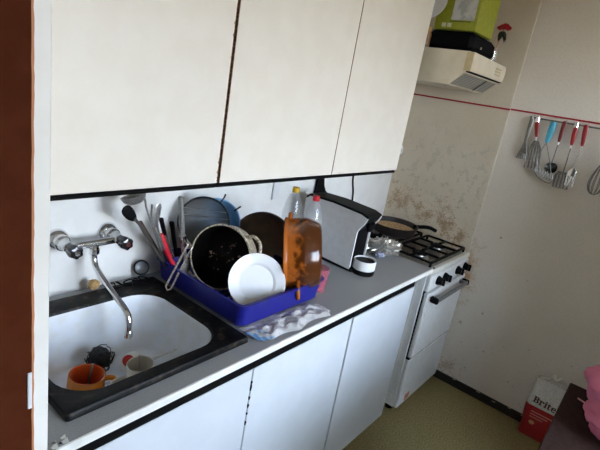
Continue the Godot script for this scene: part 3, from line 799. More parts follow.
func build_hood() -> void:
	var t := thing("extractor_hood", "cream extractor hood with grey filter above the cooker", "extractor hood")
	var cream := grain(rgb(222, 212, 190), rgb(216, 205, 182), 2.0, 0.45, 33, 0.2, 0.8)
	var yellow := grain(rgb(206, 188, 150), rgb(196, 178, 138), 4.0, 0.45, 34)
	var x0 := 2.47
	var x1 := 2.955
	# side profile in (z, y), extruded along x
	var xf := Transform3D(Basis(Vector3(0, 0, 1), Vector3(0, 1, 0), Vector3(-1, 0, 0)), Vector3(0, 0, 0))
	part("shell", Geo.new().prism(PackedVector2Array([Vector2(0.003, 1.868), Vector2(0.003, 1.717), Vector2(0.435, 1.717), Vector2(0.492, 1.770), Vector2(0.503, 1.782), Vector2(0.509, 1.80), Vector2(0.509, 1.862), Vector2(0.503, 1.868)]), -x1, -x0, xf), cream, t, 30.0)
	var lip := Geo.new()
	lip.prism(PackedVector2Array([Vector2(x0 + 0.004, 1.786), Vector2(x1 - 0.02, 1.786), Vector2(x1 - 0.006, 1.79), Vector2(x1 + 0.002, 1.802), Vector2(x1 + 0.006, 1.825), Vector2(x1 + 0.002, 1.848), Vector2(x1 - 0.01, 1.862), Vector2(x0 + 0.004, 1.866)]), 0.507, 0.524)
	part("front_lip", lip, cream, t)
	part("front_edge", Geo.new().box(Vector3(x0 - 0.001, 1.784, 0.49), Vector3(x0 + 0.006, 1.866, 0.5245), 0.002), yellow, t)
	# filter on the slanted underside
	var n := Vector3(0, -0.71, 0.70).normalized()
	var a := Vector3(x0 + 0.012, 1.722, 0.4405)
	var e := Vector3(0, 0.0535, 0.0575)
	var fl := Geo.new()
	var back := Geo.new()
	var w := x1 - x0 - 0.03
	back.quad(a + n * 0.0015, a + Vector3(w, 0, 0) + n * 0.0015, a + Vector3(w, 0, 0) + e + n * 0.0015, a + e + n * 0.0015)
	part("filter_back", back, mat(rgb(140, 137, 128), 0.7), t)
	for k in 9:
		var p := a + e * ((k + 0.3) / 9.0) + n * 0.0015
		var q := a + e * ((k + 0.75) / 9.0) + n * 0.004
		fl.quad(p, p + Vector3(w, 0, 0), q + Vector3(w, 0, 0), q)
	part("filter_slats", fl, mat(rgb(192, 188, 176), 0.5), t)
	part("filter_bar", Geo.new().tube([a + Vector3(w * 0.66, 0, 0) + n * 0.004, a + Vector3(w * 0.66, 0, 0) + e + n * 0.004], 0.003, 6), mat(rgb(70, 68, 64), 0.6), t)
	part("seam", Geo.new().box(Vector3(x0 + 0.006, 1.780, 0.503), Vector3(x1 - 0.012, 1.7855, 0.520)), M.black, t)
	var sw := Geo.new()
	for k in 4:
		for j in 3:
			sw.box(Vector3(2.80 + k * 0.022, 1.806 + j * 0.014, 0.5235), Vector3(2.815 + k * 0.022, 1.815 + j * 0.014, 0.526), 0.001)
	part("switches", sw, yellow, t)

	# ---- things on the hood
	var y := 1.8685
	var bag := thing("black_bag", "black rounded zip bag under the green box", "bag")
	part("body", Geo.new().box(Vector3(2.49, y, 0.27), Vector3(2.80, y + 0.083, 0.497), 0.02), dark(rgb(12, 13, 18), 0.7), bag)
	part("flap", Geo.new().box(Vector3(2.70, y + 0.002, 0.30), Vector3(2.83, y + 0.06, 0.492), 0.022), dark(rgb(12, 13, 18), 0.7), bag)
	part("stud", Geo.new().lathe([Vector2(0.006, 0), Vector2(0.005, 0.003), Vector2(0, 0.004)], 12, frame(Vector3(2.60, y + 0.03, 0.4975), Vector3(0, 0, 1))), M.chrome, bag)
	var gb := thing("green_box", "lime green cardboard box on top of the black bag", "box")
	var green := grain(rgb(146, 152, 40), rgb(138, 144, 34), 5.0, 0.45, 35)
	part("carton", Geo.new().box(Vector3(2.478, y + 0.084, 0.30), Vector3(2.70, y + 0.285, 0.498), 0.002), green, gb)
	part("white_panel", Geo.new().box(Vector3(2.4772, y + 0.125, 0.375), Vector3(2.4785, y + 0.284, 0.482)), grain(rgb(196, 196, 192), rgb(164, 164, 162), 3.0, 0.5, 36, 0.4, 0.8), gb).set_meta("label", "pale printed panel on the box side")
	for z in [0.337, 0.363]:
		part("symbol", Geo.new().box(Vector3(2.4772, y + 0.094, z), Vector3(2.4785, y + 0.111, z + 0.019)), mat(rgb(206, 206, 180), 0.5), gb)
	part("label_strip", Geo.new().box(Vector3(2.4772, y + 0.117, 0.372), Vector3(2.4786, y + 0.121, 0.47)), mat(rgb(70, 78, 30), 0.5), gb)
	var pl := thing("white_bowl", "white bowl tucked beside the green box at the cabinet end", "bowl")
	var px := frame(Vector3(2.437, y + 0.20, 0.262), Vector3(-0.9, 0.1, 0.3))
	part("body", Geo.new().lathe([Vector2(0, -0.02), Vector2(0.05, -0.02), Vector2(0.085, 0.0), Vector2(0.088, 0.002), Vector2(0.083, 0.003), Vector2(0.05, -0.014), Vector2(0, -0.014)], 40, px), M.white_plastic, pl)
	var jar := thing("spice_jar", "small brown jar behind the black bag beside the cabinet", "jar")
	part("glass", Geo.new().lathe([Vector2(0, 0), Vector2(0.02, 0), Vector2(0.022, 0.004), Vector2(0.022, 0.055), Vector2(0.016, 0.064), Vector2(0.016, 0.072), Vector2(0, 0.072)], 24, Transform3D(Basis(), Vector3(2.445, y, 0.29))), mat(rgb(120, 84, 48), 0.3), jar)
	part("lid", Geo.new().lathe([Vector2(0.0175, 0.066), Vector2(0.0175, 0.082), Vector2(0, 0.083)], 24, Transform3D(Basis(), Vector3(2.445, y, 0.29))), mat(rgb(150, 120, 60), 0.3, 0.4), jar)
	# red artificial flower in a small glass
	var fb := Vector3(2.90, y, 0.452)
	var gl := thing("small_glass", "small clear glass at the front corner of the hood", "glass")
	part("glass", Geo.new().lathe([Vector2(0, 0.0), Vector2(0.022, 0), Vector2(0.025, 0.06), Vector2(0.0235, 0.06), Vector2(0.021, 0.006), Vector2(0, 0.006)], 24, Transform3D(Basis(), fb)), clear(Color(0.9, 0.93, 0.95), 0.25), gl)
	var fw := thing("artificial_flower", "red flower with dark leaves and pale stem above the hood", "flower")
	part("stem", Geo.new().tube(spline([fb + Vector3(0.0, 0.008, 0.0), fb + Vector3(0.005, 0.08, 0.01), fb + Vector3(0.014, 0.17, 0.02)], 5), 0.0035, 8), mat(rgb(196, 150, 140), 0.5), fw)
	var hc := fb + Vector3(0.016, 0.185, 0.022)
	var rg := RandomNumberGenerator.new()
	rg.seed = 3
	for k in 11:
		var a2 := k * 2.4
		var r2 := 0.008 + 0.002 * k
		var xp := frame(hc + Vector3(cos(a2) * r2, -0.0008 * k, sin(a2) * r2), Vector3(cos(a2) * 0.6, 1, sin(a2) * 0.6))
		part("petal", Geo.new().lathe([Vector2(0, -0.008), Vector2(0.011, -0.004), Vector2(0.017, 0.006), Vector2(0.0155, 0.0065), Vector2(0.010, -0.001), Vector2(0, -0.004)], 12, xp), M.red_flower if M.has("red_flower") else flower_red(), fw)
	for k in 5:
		var a3 := k * 1.3 + 0.4
		var p0 := fb + Vector3(0.012, 0.158, 0.018)
		var dd := Vector3(cos(a3) * 0.6, -1.0, sin(a3) * 0.6) * 0.05
		var sd := dd.cross(Vector3.UP).normalized() * 0.014
		var lf := Geo.new()
		lf.sheet(func(u, v): return p0 + dd * u + sd * ((v - 0.5) * 2.0 * sin(PI * clampf(u, 0.04, 0.98))) + Vector3(0, 0.012 * sin(PI * u) + 0.006 * absf(v - 0.5), 0), 6, 2)
		part("leaf", lf, mat(rgb(36, 44, 28), 0.6), fw)
func flower_red() -> Material:
	M.red_flower = mat(rgb(176, 22, 34), 0.6)
	return M.red_flower

func build_rack() -> void:
	# ---- blue plastic rack
	var t := thing("dish_rack", "deep blue plastic dish rack full of washing-up", "dish rack")
	var blue := mat(rgb(26, 29, 122), 0.38)
	var c := Vector3(1.452, 0, 0.275)
	var at := func(y: float) -> Vector3: return Vector3(c.x, y, c.z)
	var g := Geo.new()
	g.loft([round_rect(at.call(TOP + 0.012), 0.16, 0.18, 0.03), round_rect(at.call(TOP + 0.012), 0.196, 0.212, 0.03), round_rect(at.call(TOP + 0.018), 0.20, 0.217, 0.03), round_rect(at.call(TOP + 0.05), 0.203, 0.22, 0.03), round_rect(at.call(TOP + 0.082), 0.207, 0.224, 0.03), round_rect(at.call(TOP + 0.084), 0.213, 0.23, 0.03), round_rect(at.call(TOP + 0.091), 0.214, 0.231, 0.03), round_rect(at.call(TOP + 0.092), 0.206, 0.223, 0.03), round_rect(at.call(TOP + 0.086), 0.2025, 0.2195, 0.03), round_rect(at.call(TOP + 0.018), 0.195, 0.212, 0.03), round_rect(at.call(TOP + 0.015), 0.16, 0.18, 0.03)])
	part("tray_wall", g, blue, t)
	var gr := Geo.new()
	for k in 13:
		var z := 0.10 + k * 0.029
		gr.box(Vector3(1.285, TOP + 0.009, z - 0.005), Vector3(1.62, TOP + 0.0155, z + 0.005), 0.001)
	part("floor_slats", gr, blue, t)
	var pg := Geo.new()
	for k in 12:
		var x := 1.29 + k * 0.028
		pg.tube([Vector3(x, TOP + 0.014, 0.476), Vector3(x, TOP + 0.075, 0.478)], 0.0035, 6)
	pg.box(Vector3(1.275, TOP + 0.073, 0.473), Vector3(1.64, TOP + 0.08, 0.483), 0.001)
	part("plate_pegs", pg, blue, t)
	for q in [Vector2(1.28, 0.09), Vector2(1.62, 0.09), Vector2(1.28, 0.45), Vector2(1.62, 0.45)]:
		part("foot", Geo.new().lathe([Vector2(0, 0), Vector2(0.012, 0), Vector2(0.014, 0.016)], 12, Transform3D(Basis(), Vector3(q.x, TOP, q.y))), blue, t)
	# cutlery holder in the back corner
	var ch := Geo.new()
	var cc := Vector3(1.292, 0, 0.098)
	ch.loft([round_rect(cc + Vector3(0, TOP + 0.02, 0), 0.036, 0.030, 0.01, 4), round_rect(cc + Vector3(0, TOP + 0.112, 0), 0.042, 0.034, 0.01, 4), round_rect(cc + Vector3(0, TOP + 0.112, 0), 0.038, 0.03, 0.01, 4), round_rect(cc + Vector3(0, TOP + 0.022, 0), 0.032, 0.026, 0.009, 4)])
	part("cutlery_holder", ch, mat(rgb(24, 26, 84), 0.4), t)

	# ---- black-inside enamel pot facing the room
	var burnt := grain(rgb(8, 7, 7), rgb(24, 17, 15), 16.0, 0.5, 41, 0.5, 0.75, 0.05)
	burnt.metallic_specular = 0.2
	var cream := grain(rgb(214, 204, 182), rgb(96, 74, 52), 11.0, 0.35, 42, 0.5, 0.78, 0.04)
	var pot := thing("enamel_pot", "cream enamel pot with burnt black inside tipped towards the room", "pot")
	var n := Vector3(-0.92, 0.26, 0.34).normalized()
	var xf := frame(Vector3(1.354, 1.004, 0.259), n)
	var r := 0.110
	part("outside", Geo.new().lathe([Vector2(0, -0.09), Vector2(r - 0.016, -0.09), Vector2(r - 0.006, -0.083), Vector2(r, -0.065), Vector2(r, -0.006), Vector2(r + 0.004, -0.002), Vector2(r + 0.003, 0.002), Vector2(r - 0.002, 0.001)], 56, xf), cream, pot)
	part("inside", Geo.new().lathe([Vector2(r - 0.002, 0.001), Vector2(r - 0.004, -0.004), Vector2(r - 0.005, -0.05), Vector2(r - 0.018, -0.069), Vector2(0, -0.070)], 56, xf), burnt, pot)
	var sc := Geo.new()
	var rg := RandomNumberGenerator.new()
	rg.seed = 12
	for k in 26:
		var a := rg.randf() * TAU
		var q := sqrt(rg.randf()) * 0.075
		var s := 0.0015 + rg.randf() * 0.003
		sc.blob(xf * Vector3(cos(a) * q, -0.0695, sin(a) * q), Vector3(s * (1 + rg.randf()), s, s), noise(k, 0.02), 0.5, 7, 5)
	part("burnt_bits", sc, grain(rgb(196, 178, 160), rgb(112, 50, 40), 80.0, 0.5, 43, 0.4, 0.6, 0.08), pot).set_meta("kind", "stuff")
	# two loop handles, level across the opening
	var side := (Vector3(0.56, 0.48, 0.70) - n * Vector3(0.56, 0.48, 0.70).dot(n)).normalized()
	for s in [-1.0, 1.0]:
		var w := n.cross(side)
		var o := xf.origin - n * 0.022
		var pts := spline([o + side * s * (r - 0.003) + w * 0.034, o + side * s * (r + 0.022) + w * 0.030, o + side * s * (r + 0.034), o + side * s * (r + 0.022) - w * 0.030, o + side * s * (r - 0.003) - w * 0.034], 5)
		part("handle", Geo.new().tube(pts, 0.006, 10, false, 1.0), cream, pot)

	# ---- white plate leaning at the front
	var pn := Vector3(-0.48, 0.52, 0.71).normalized()
	plate("dinner_plate", "white dinner plate leaning at the front of the dish rack", frame(Vector3(1.389, 0.962, 0.411), pn), 0.098, mat(rgb(228, 230, 233), 0.18))

	# ---- brown clay casserole on its side
	var cp := thing("clay_casserole", "glossy orange-brown clay casserole standing on its side", "casserole")
	var ax := Vector3(-0.62, -0.15, -0.77).normalized()
	var cx := frame(Vector3(1.606, 1.028, 0.417), ax)
	var glaze := grain(rgb(172, 94, 34), rgb(92, 42, 18), 2.6, 0.16, 44, 0.35, 0.8, 0.02)
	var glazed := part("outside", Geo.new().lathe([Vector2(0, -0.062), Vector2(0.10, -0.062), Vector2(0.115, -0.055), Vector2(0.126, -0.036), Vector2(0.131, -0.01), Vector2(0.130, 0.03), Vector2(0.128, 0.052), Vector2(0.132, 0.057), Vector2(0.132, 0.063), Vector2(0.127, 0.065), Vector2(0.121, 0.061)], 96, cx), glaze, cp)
	# the fired glaze: a ragged dark brown band round the orange body
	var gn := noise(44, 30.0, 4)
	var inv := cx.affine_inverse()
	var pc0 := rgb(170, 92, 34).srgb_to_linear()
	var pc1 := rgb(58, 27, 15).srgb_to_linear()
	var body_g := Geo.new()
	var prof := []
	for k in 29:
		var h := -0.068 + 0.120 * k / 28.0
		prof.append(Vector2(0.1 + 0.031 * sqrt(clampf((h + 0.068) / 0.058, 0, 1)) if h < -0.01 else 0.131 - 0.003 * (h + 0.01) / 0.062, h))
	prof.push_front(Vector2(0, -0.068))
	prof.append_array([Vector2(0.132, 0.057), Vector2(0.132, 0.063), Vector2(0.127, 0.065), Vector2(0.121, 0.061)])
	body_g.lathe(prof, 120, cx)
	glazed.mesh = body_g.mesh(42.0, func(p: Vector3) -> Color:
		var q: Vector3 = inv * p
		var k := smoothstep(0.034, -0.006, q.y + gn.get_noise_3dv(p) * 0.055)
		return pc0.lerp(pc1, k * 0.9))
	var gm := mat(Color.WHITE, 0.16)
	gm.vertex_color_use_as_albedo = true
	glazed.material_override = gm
	part("inside", Geo.new().lathe([Vector2(0.121, 0.061), Vector2(0.121, -0.03), Vector2(0.10, -0.050), Vector2(0, -0.054)], 56, cx), mat(rgb(120, 62, 26), 0.3), cp)
	for s in 2:
		# ears: one low at the front rim, one at the top
		var dv: Vector3 = [Vector3(-0.48, -0.66, 0.60), Vector3(0.18, 0.95, -0.2)][s]
		dv = (dv - ax * dv.dot(ax)).normalized()
		var w := ax.cross(dv)
		var o: Vector3 = cx.origin + ax * [0.012, 0.045][s]
		var e: float = [0.042, 0.014][s]
		var pts := spline([o + dv * 0.124 + w * 0.034, o + dv * (0.128 + e * 0.8) + w * 0.024, o + dv * (0.130 + e), o + dv * (0.128 + e * 0.8) - w * 0.024, o + dv * 0.124 - w * 0.034], 5)
		part("ear", Geo.new().tube(pts, 0.0075, 10), glaze, cp)

	# ---- dark pan behind
	var dp := thing("dark_pan", "dark brown non-stick pan standing between pot and casserole", "pan")
	var dn := Vector3(-0.80, 0.20, 0.56).normalized()
	var dx := frame(Vector3(1.60, 1.0, 0.225), dn)
	part("outside", Geo.new().lathe([Vector2(0, -0.05), Vector2(0.095, -0.05), Vector2(0.112, -0.03), Vector2(0.122, 0.0), Vector2(0.124, 0.003), Vector2(0.119, 0.004)], 48, dx), mat(rgb(58, 54, 50), 0.4), dp)
	part("inside", Geo.new().lathe([Vector2(0.119, 0.004), Vector2(0.106, -0.03), Vector2(0.09, -0.043), Vector2(0, -0.044)], 48, dx), grain(rgb(122, 107, 92), rgb(138, 120, 102), 5.0, 0.4, 45), dp)

	# ---- wire sieve and light blue bowl
	var sn := Vector3(-0.66, 0.30, 0.69).normalized()
	var bb := thing("blue_bowl", "light blue plastic bowl behind the wire sieve", "bowl")
	var bx := frame(Vector3(1.462, 1.066, 0.102), sn)
	part("body", Geo.new().lathe([Vector2(0, -0.06), Vector2(0.045, -0.06), Vector2(0.072, -0.042), Vector2(0.088, 0.0), Vector2(0.091, 0.003), Vector2(0.086, 0.003), Vector2(0.069, -0.038), Vector2(0.045, -0.054), Vector2(0, -0.054)], 48, bx), mat(rgb(126, 172, 212), 0.35), bb)
	part("grip", Geo.new().tube(arc(bx * Vector3(0.06, 0.004, 0.073), sn * 0.012, (bx.basis * Vector3(0.65, 0, 0.76)).normalized() * 0.014, 0, TAU * 0.95, 12), 0.003, 6), M.black, bb)
	var sv := thing("wire_sieve", "round wire mesh sieve with dark rim standing in the rack", "sieve")
	var sx := frame(Vector3(1.392, 1.078, 0.114), sn)
	part("rim", Geo.new().tube(arc(sx.origin, sx.basis.x * 0.09, sx.basis.z * 0.09, 0, TAU * 47 / 48.0, 47), 0.0042, 8, true), mat(rgb(38, 38, 40), 0.35, 0.7), sv)
	var mesh_m := clear(Color(0.36, 0.355, 0.345), 0.8, 0.5)
	part("mesh", Geo.new().lathe([Vector2(0, -0.045), Vector2(0.036, -0.041), Vector2(0.068, -0.027), Vector2(0.089, 0.0)], 48, sx), mesh_m, sv, 80.0)
	var bands := Geo.new()
	for k in 2:
		var off: float = [0.02, 0.045][k]
		var pts := []
		for i in 15:
			var u := lerpf(-1, 1, i / 14.0)
			var hw := sqrt(0.0079 - off * off)
			var rr := Vector2(off, u * hw)
			pts.append(sx * Vector3(rr.x, -0.044 * (1.0 - rr.length_squared() / 0.0079) + 0.003, rr.y))
		bands.tube(pts, 0.0016, 5)
	part("support_wire", bands, M.dull_steel, sv)
	# flat loop handle hanging out over the rack's left side
	var h0 := Vector3(1.262, 1.02, 0.196)
	var h1 := Vector3(1.217, 0.885, 0.172)
	var hw2 := Vector3(0.3, -0.2, 0.5).normalized() * 0.0085
	part("handle", Geo.new().tube([sx * Vector3(-0.045, 0, -0.078), h0 + hw2 + Vector3(0.01, 0.015, 0), h0 + hw2, h1 + hw2 * 1.15, h1 - Vector3(0.003, 0.009, 0), h1 - hw2 * 1.15, h0 - hw2, h0 - hw2 + Vector3(0.01, 0.015, 0), sx * Vector3(-0.055, 0, -0.071)], 0.0035, 8), grain(rgb(214, 206, 196), rgb(150, 128, 108), 24.0, 0.3, 46, 0.4, 0.7, 0.03, 0.7), sv)
	var ear := (sx.basis * Vector3(0.85, 0, 0.53)).normalized()
	part("rest_hook", Geo.new().tube(spline([sx.origin + ear * 0.09, sx.origin + ear * 0.114 + sn * 0.004, sx.origin + ear * 0.122 + Vector3(0.0, 0.008, 0)], 4), 0.003, 6), mat(rgb(38, 38, 40), 0.35, 0.7), sv)

	# ---- utensils standing in the back corner
	var base := Vector3(1.288, TOP + 0.03, 0.097)
	var lad := thing("ladle", "steel ladle with its bowl up under the cabinet edge", "ladle")
	part("handle", Geo.new().tube(spline([base + Vector3(-0.015, 0, 0.0), Vector3(1.21, 1.03, 0.10), Vector3(1.163, 1.14, 0.10), Vector3(1.152, 1.178, 0.10), Vector3(1.143, 1.192, 0.10)], 5), 0.0045, 8, false, 0.6), M.dull_steel, lad)
	var lx := frame(Vector3(1.108, 1.196, 0.102), Vector3(-0.25, 0.93, -0.25))
	part("ladle_bowl", Geo.new().lathe([Vector2(0, -0.026), Vector2(0.02, -0.023), Vector2(0.034, -0.012), Vector2(0.04, 0.002), Vector2(0.0385, 0.002), Vector2(0.032, -0.01), Vector2(0.018, -0.021), Vector2(0, -0.0235)], 32, lx), M.dull_steel, lad)
	var spa := thing("spatula", "black cooking spoon standing left of the ladle", "spatula")
	part("handle", Geo.new().tube([base + Vector3(-0.02, 0.01, 0.012), Vector3(1.20, 1.0, 0.105), Vector3(1.137, 1.10, 0.10), Vector3(1.116, 1.122, 0.10)], [0.005, 0.005, 0.0055, 0.006], 8), mat(rgb(84, 80, 76), 0.4, 0.4), spa)
	part("blade", Geo.new().tube(spline([Vector3(1.122, 1.116, 0.10), Vector3(1.107, 1.131, 0.10), Vector3(1.088, 1.152, 0.10), Vector3(1.078, 1.162, 0.10)], 4), [0.006, 0.009, 0.012, 0.0145, 0.0165, 0.018, 0.0185, 0.0185, 0.018, 0.0165, 0.014, 0.0105, 0.004], 12, false, 0.22, Vector3(0, 0, 1)), M.dark_plastic, spa)
	var ton := thing("tongs", "perforated steel tongs standing between ladle and sieve", "tongs")
	for s in [-1.0, 1.0]:
		part("arm", Geo.new().tube(spline([base + Vector3(-0.012, 0.02, 0.014), Vector3(1.215, 1.03, 0.115 + s * 0.004), Vector3(1.187 + s * 0.006, 1.10, 0.11 + s * 0.006), Vector3(1.186 + s * 0.014, 1.165, 0.11)], 5), 0.0055, 8, false, 0.4), M.dull_steel, ton)
	part("scoop", Geo.new().tube([Vector3(1.186, 1.085, 0.113), Vector3(1.189, 1.12, 0.113), Vector3(1.193, 1.155, 0.113), Vector3(1.195, 1.167, 0.113)], [0.006, 0.014, 0.014, 0.008], 12, false, 0.2, Vector3(0, 0, 1)), grain(rgb(200, 200, 200), rgb(90, 90, 92), 60.0, 0.3, 47, 0.45, 0.55, 0.06, 0.8), ton)
	var rk := thing("red_handled_knife", "knife with bright red handle standing in the rack corner", "knife")
	part("handle", Geo.new().tube(spline([base + Vector3(-0.024, 0.055, 0.03), Vector3(1.243, 0.985, 0.118), Vector3(1.225, 1.03, 0.112), Vector3(1.214, 1.058, 0.11)], 4), [0.008, 0.0085, 0.009, 0.0095, 0.01, 0.0105, 0.0105, 0.010, 0.010, 0.010, 0.0095, 0.009, 0.006], 10), mat(rgb(196, 28, 48), 0.35), rk)
	part("blade", Geo.new().tube([base + Vector3(-0.024, 0.055, 0.03), base + Vector3(-0.012, 0.0, 0.02)], [0.008, 0.003], 8, false, 0.2), M.dull_steel, rk)
	var pk := thing("steel_handled_knife", "knife with pale steel handle beside the red handle", "knife")
	part("handle", Geo.new().tube([Vector3(1.273, 0.965, 0.112), Vector3(1.235, 1.045, 0.105)], [0.0055, 0.007], 8, false, 0.6), M.dull_steel, pk)
	part("blade", Geo.new().tube([Vector3(1.273, 0.965, 0.112), base + Vector3(0.0, 0.0, 0.01)], [0.007, 0.003], 8, false, 0.2), M.dull_steel, pk)
	for q in [["black_handled_fork", "black handled fork standing against the wall behind the knives", Vector3(1.292, 0.92, 0.085), Vector3(1.232, 1.10, 0.08)], ["black_handled_spoon", "black handled spoon nearest the sieve in the rack corner", Vector3(1.302, 0.92, 0.105), Vector3(1.262, 1.09, 0.10)], ["wooden_spoon", "dark wooden spoon behind the black spatula", Vector3(1.272, 0.92, 0.078), Vector3(1.165, 1.09, 0.06)]]:
		var s := thing(q[0], q[1], "utensil")
		var wood: bool = q[0] == "wooden_spoon"
		part("handle", Geo.new().tube([q[2], (q[2] + q[3]) / 2.0, q[3]], [0.006, 0.009, 0.011], 10, false, 0.7), grain(rgb(96, 78, 66), rgb(70, 54, 44), 20.0, 0.6, 48) if wood else M.dark_plastic, s)
		part("head", Geo.new().tube([q[2], q[2] + Vector3(0.004, -0.03, 0)], [0.006, 0.009], 8, false, 0.4), M.dull_steel, s)
	var lp := thing("serving_spoon", "steel serving spoon with tubular handle up beside the sieve", "spoon")
	part("handle", Geo.new().tube(spline([Vector3(1.30, 0.95, 0.15), Vector3(1.272, 1.03, 0.158), Vector3(1.256, 1.12, 0.16), Vector3(1.243, 1.198, 0.16)], 5), 0.0085, 10), M.dull_steel, lp)
	part("collar", Geo.new().tube([Vector3(1.278, 1.022, 0.16), Vector3(1.264, 1.062, 0.162)], 0.0115, 12), M.chrome, lp)
	part("spoon_bowl", Geo.new().blob(Vector3(1.305, 0.925, 0.15), Vector3(0.02, 0.034, 0.006), noise(1, 0.01), 0.0, 16, 10), M.dull_steel, lp)

	# ---- cloth and plastic under the front of the rack
	var cl := thing("crumpled_cloth", "crumpled white cloth on the worktop in front of the rack", "cloth")
	var nz := noise(51, 9.0, 4)
	var wav := func(u: float, v: float) -> Vector3:
		var x := lerpf(1.262, 1.622, u)
		var zf := 0.597 - 0.018 * absf(sin(u * 7.0)) - (0.05 * (1.0 - u / 0.12) if u < 0.12 else 0.0) - (0.012 if u > 0.93 else 0.0)
		var z := lerpf(0.475 if u < 0.9 else 0.51, zf, v)
		var e := minf(1.0, minf(v, 1.0 - v) * 6.0) * minf(1.0, minf(u, 1.0 - u) * 10.0)
		var y := TOP + 0.003 + e * (0.009 + 0.013 * nz.get_noise_2d(x * 1.6, z * 2.2 + 3.0) + 0.003 * nz.get_noise_2d(x * 5.0, z * 5.0)) * (0.45 if v < 0.35 else 1.0)
		return Vector3(x, maxf(y, TOP + 0.002), z)
	part("fabric", Geo.new().sheet(func(u, v): return wav.call(v, u), 26, 60), grain(rgb(200, 199, 199), rgb(150, 148, 151), 3.0, 0.7, 52, 0.45, 0.8, 0.03), cl)
	var bs := thing("blue_plastic_scrap", "small light blue plastic wrapper by the sink corner", "wrapper")
	part("film", Geo.new().sheet(func(u, v): return Vector3(1.252 + 0.055 * v + 0.01 * u, TOP + 0.003 + 0.006 * absf(sin(v * 9.0 + u * 4.0)), 0.512 + 0.06 * u + 0.012 * v), 8, 12), mat(rgb(120, 168, 214), 0.3), bs)
	var pc := thing("pink_cup", "translucent pink plastic cup between rack and coffee machine", "cup")
	part("body", Geo.new().lathe([Vector2(0, 0), Vector2(0.026, 0), Vector2(0.034, 0.095), Vector2(0.0325, 0.095), Vector2(0.0245, 0.004), Vector2(0, 0.004)], 28, Transform3D(Basis(), Vector3(1.722, TOP + 0.0005, 0.435))), clear(rgb(206, 96, 120), 0.32, 0.1), pc)

func plate(called: String, label: String, xf: Transform3D, r: float, m: Material) -> void:
	var t := thing(called, label, "plate")
	part("disc", Geo.new().lathe([Vector2(0, -0.012), Vector2(r * 0.6, -0.012), Vector2(r * 0.66, -0.008), Vector2(r * 0.98, 0.004), Vector2(r, 0.006), Vector2(r * 0.985, 0.0075), Vector2(r * 0.70, -0.001), Vector2(r * 0.66, -0.003), Vector2(r * 0.60, -0.0075), Vector2(0, -0.0085)], 64, xf), m, t, 30.0)

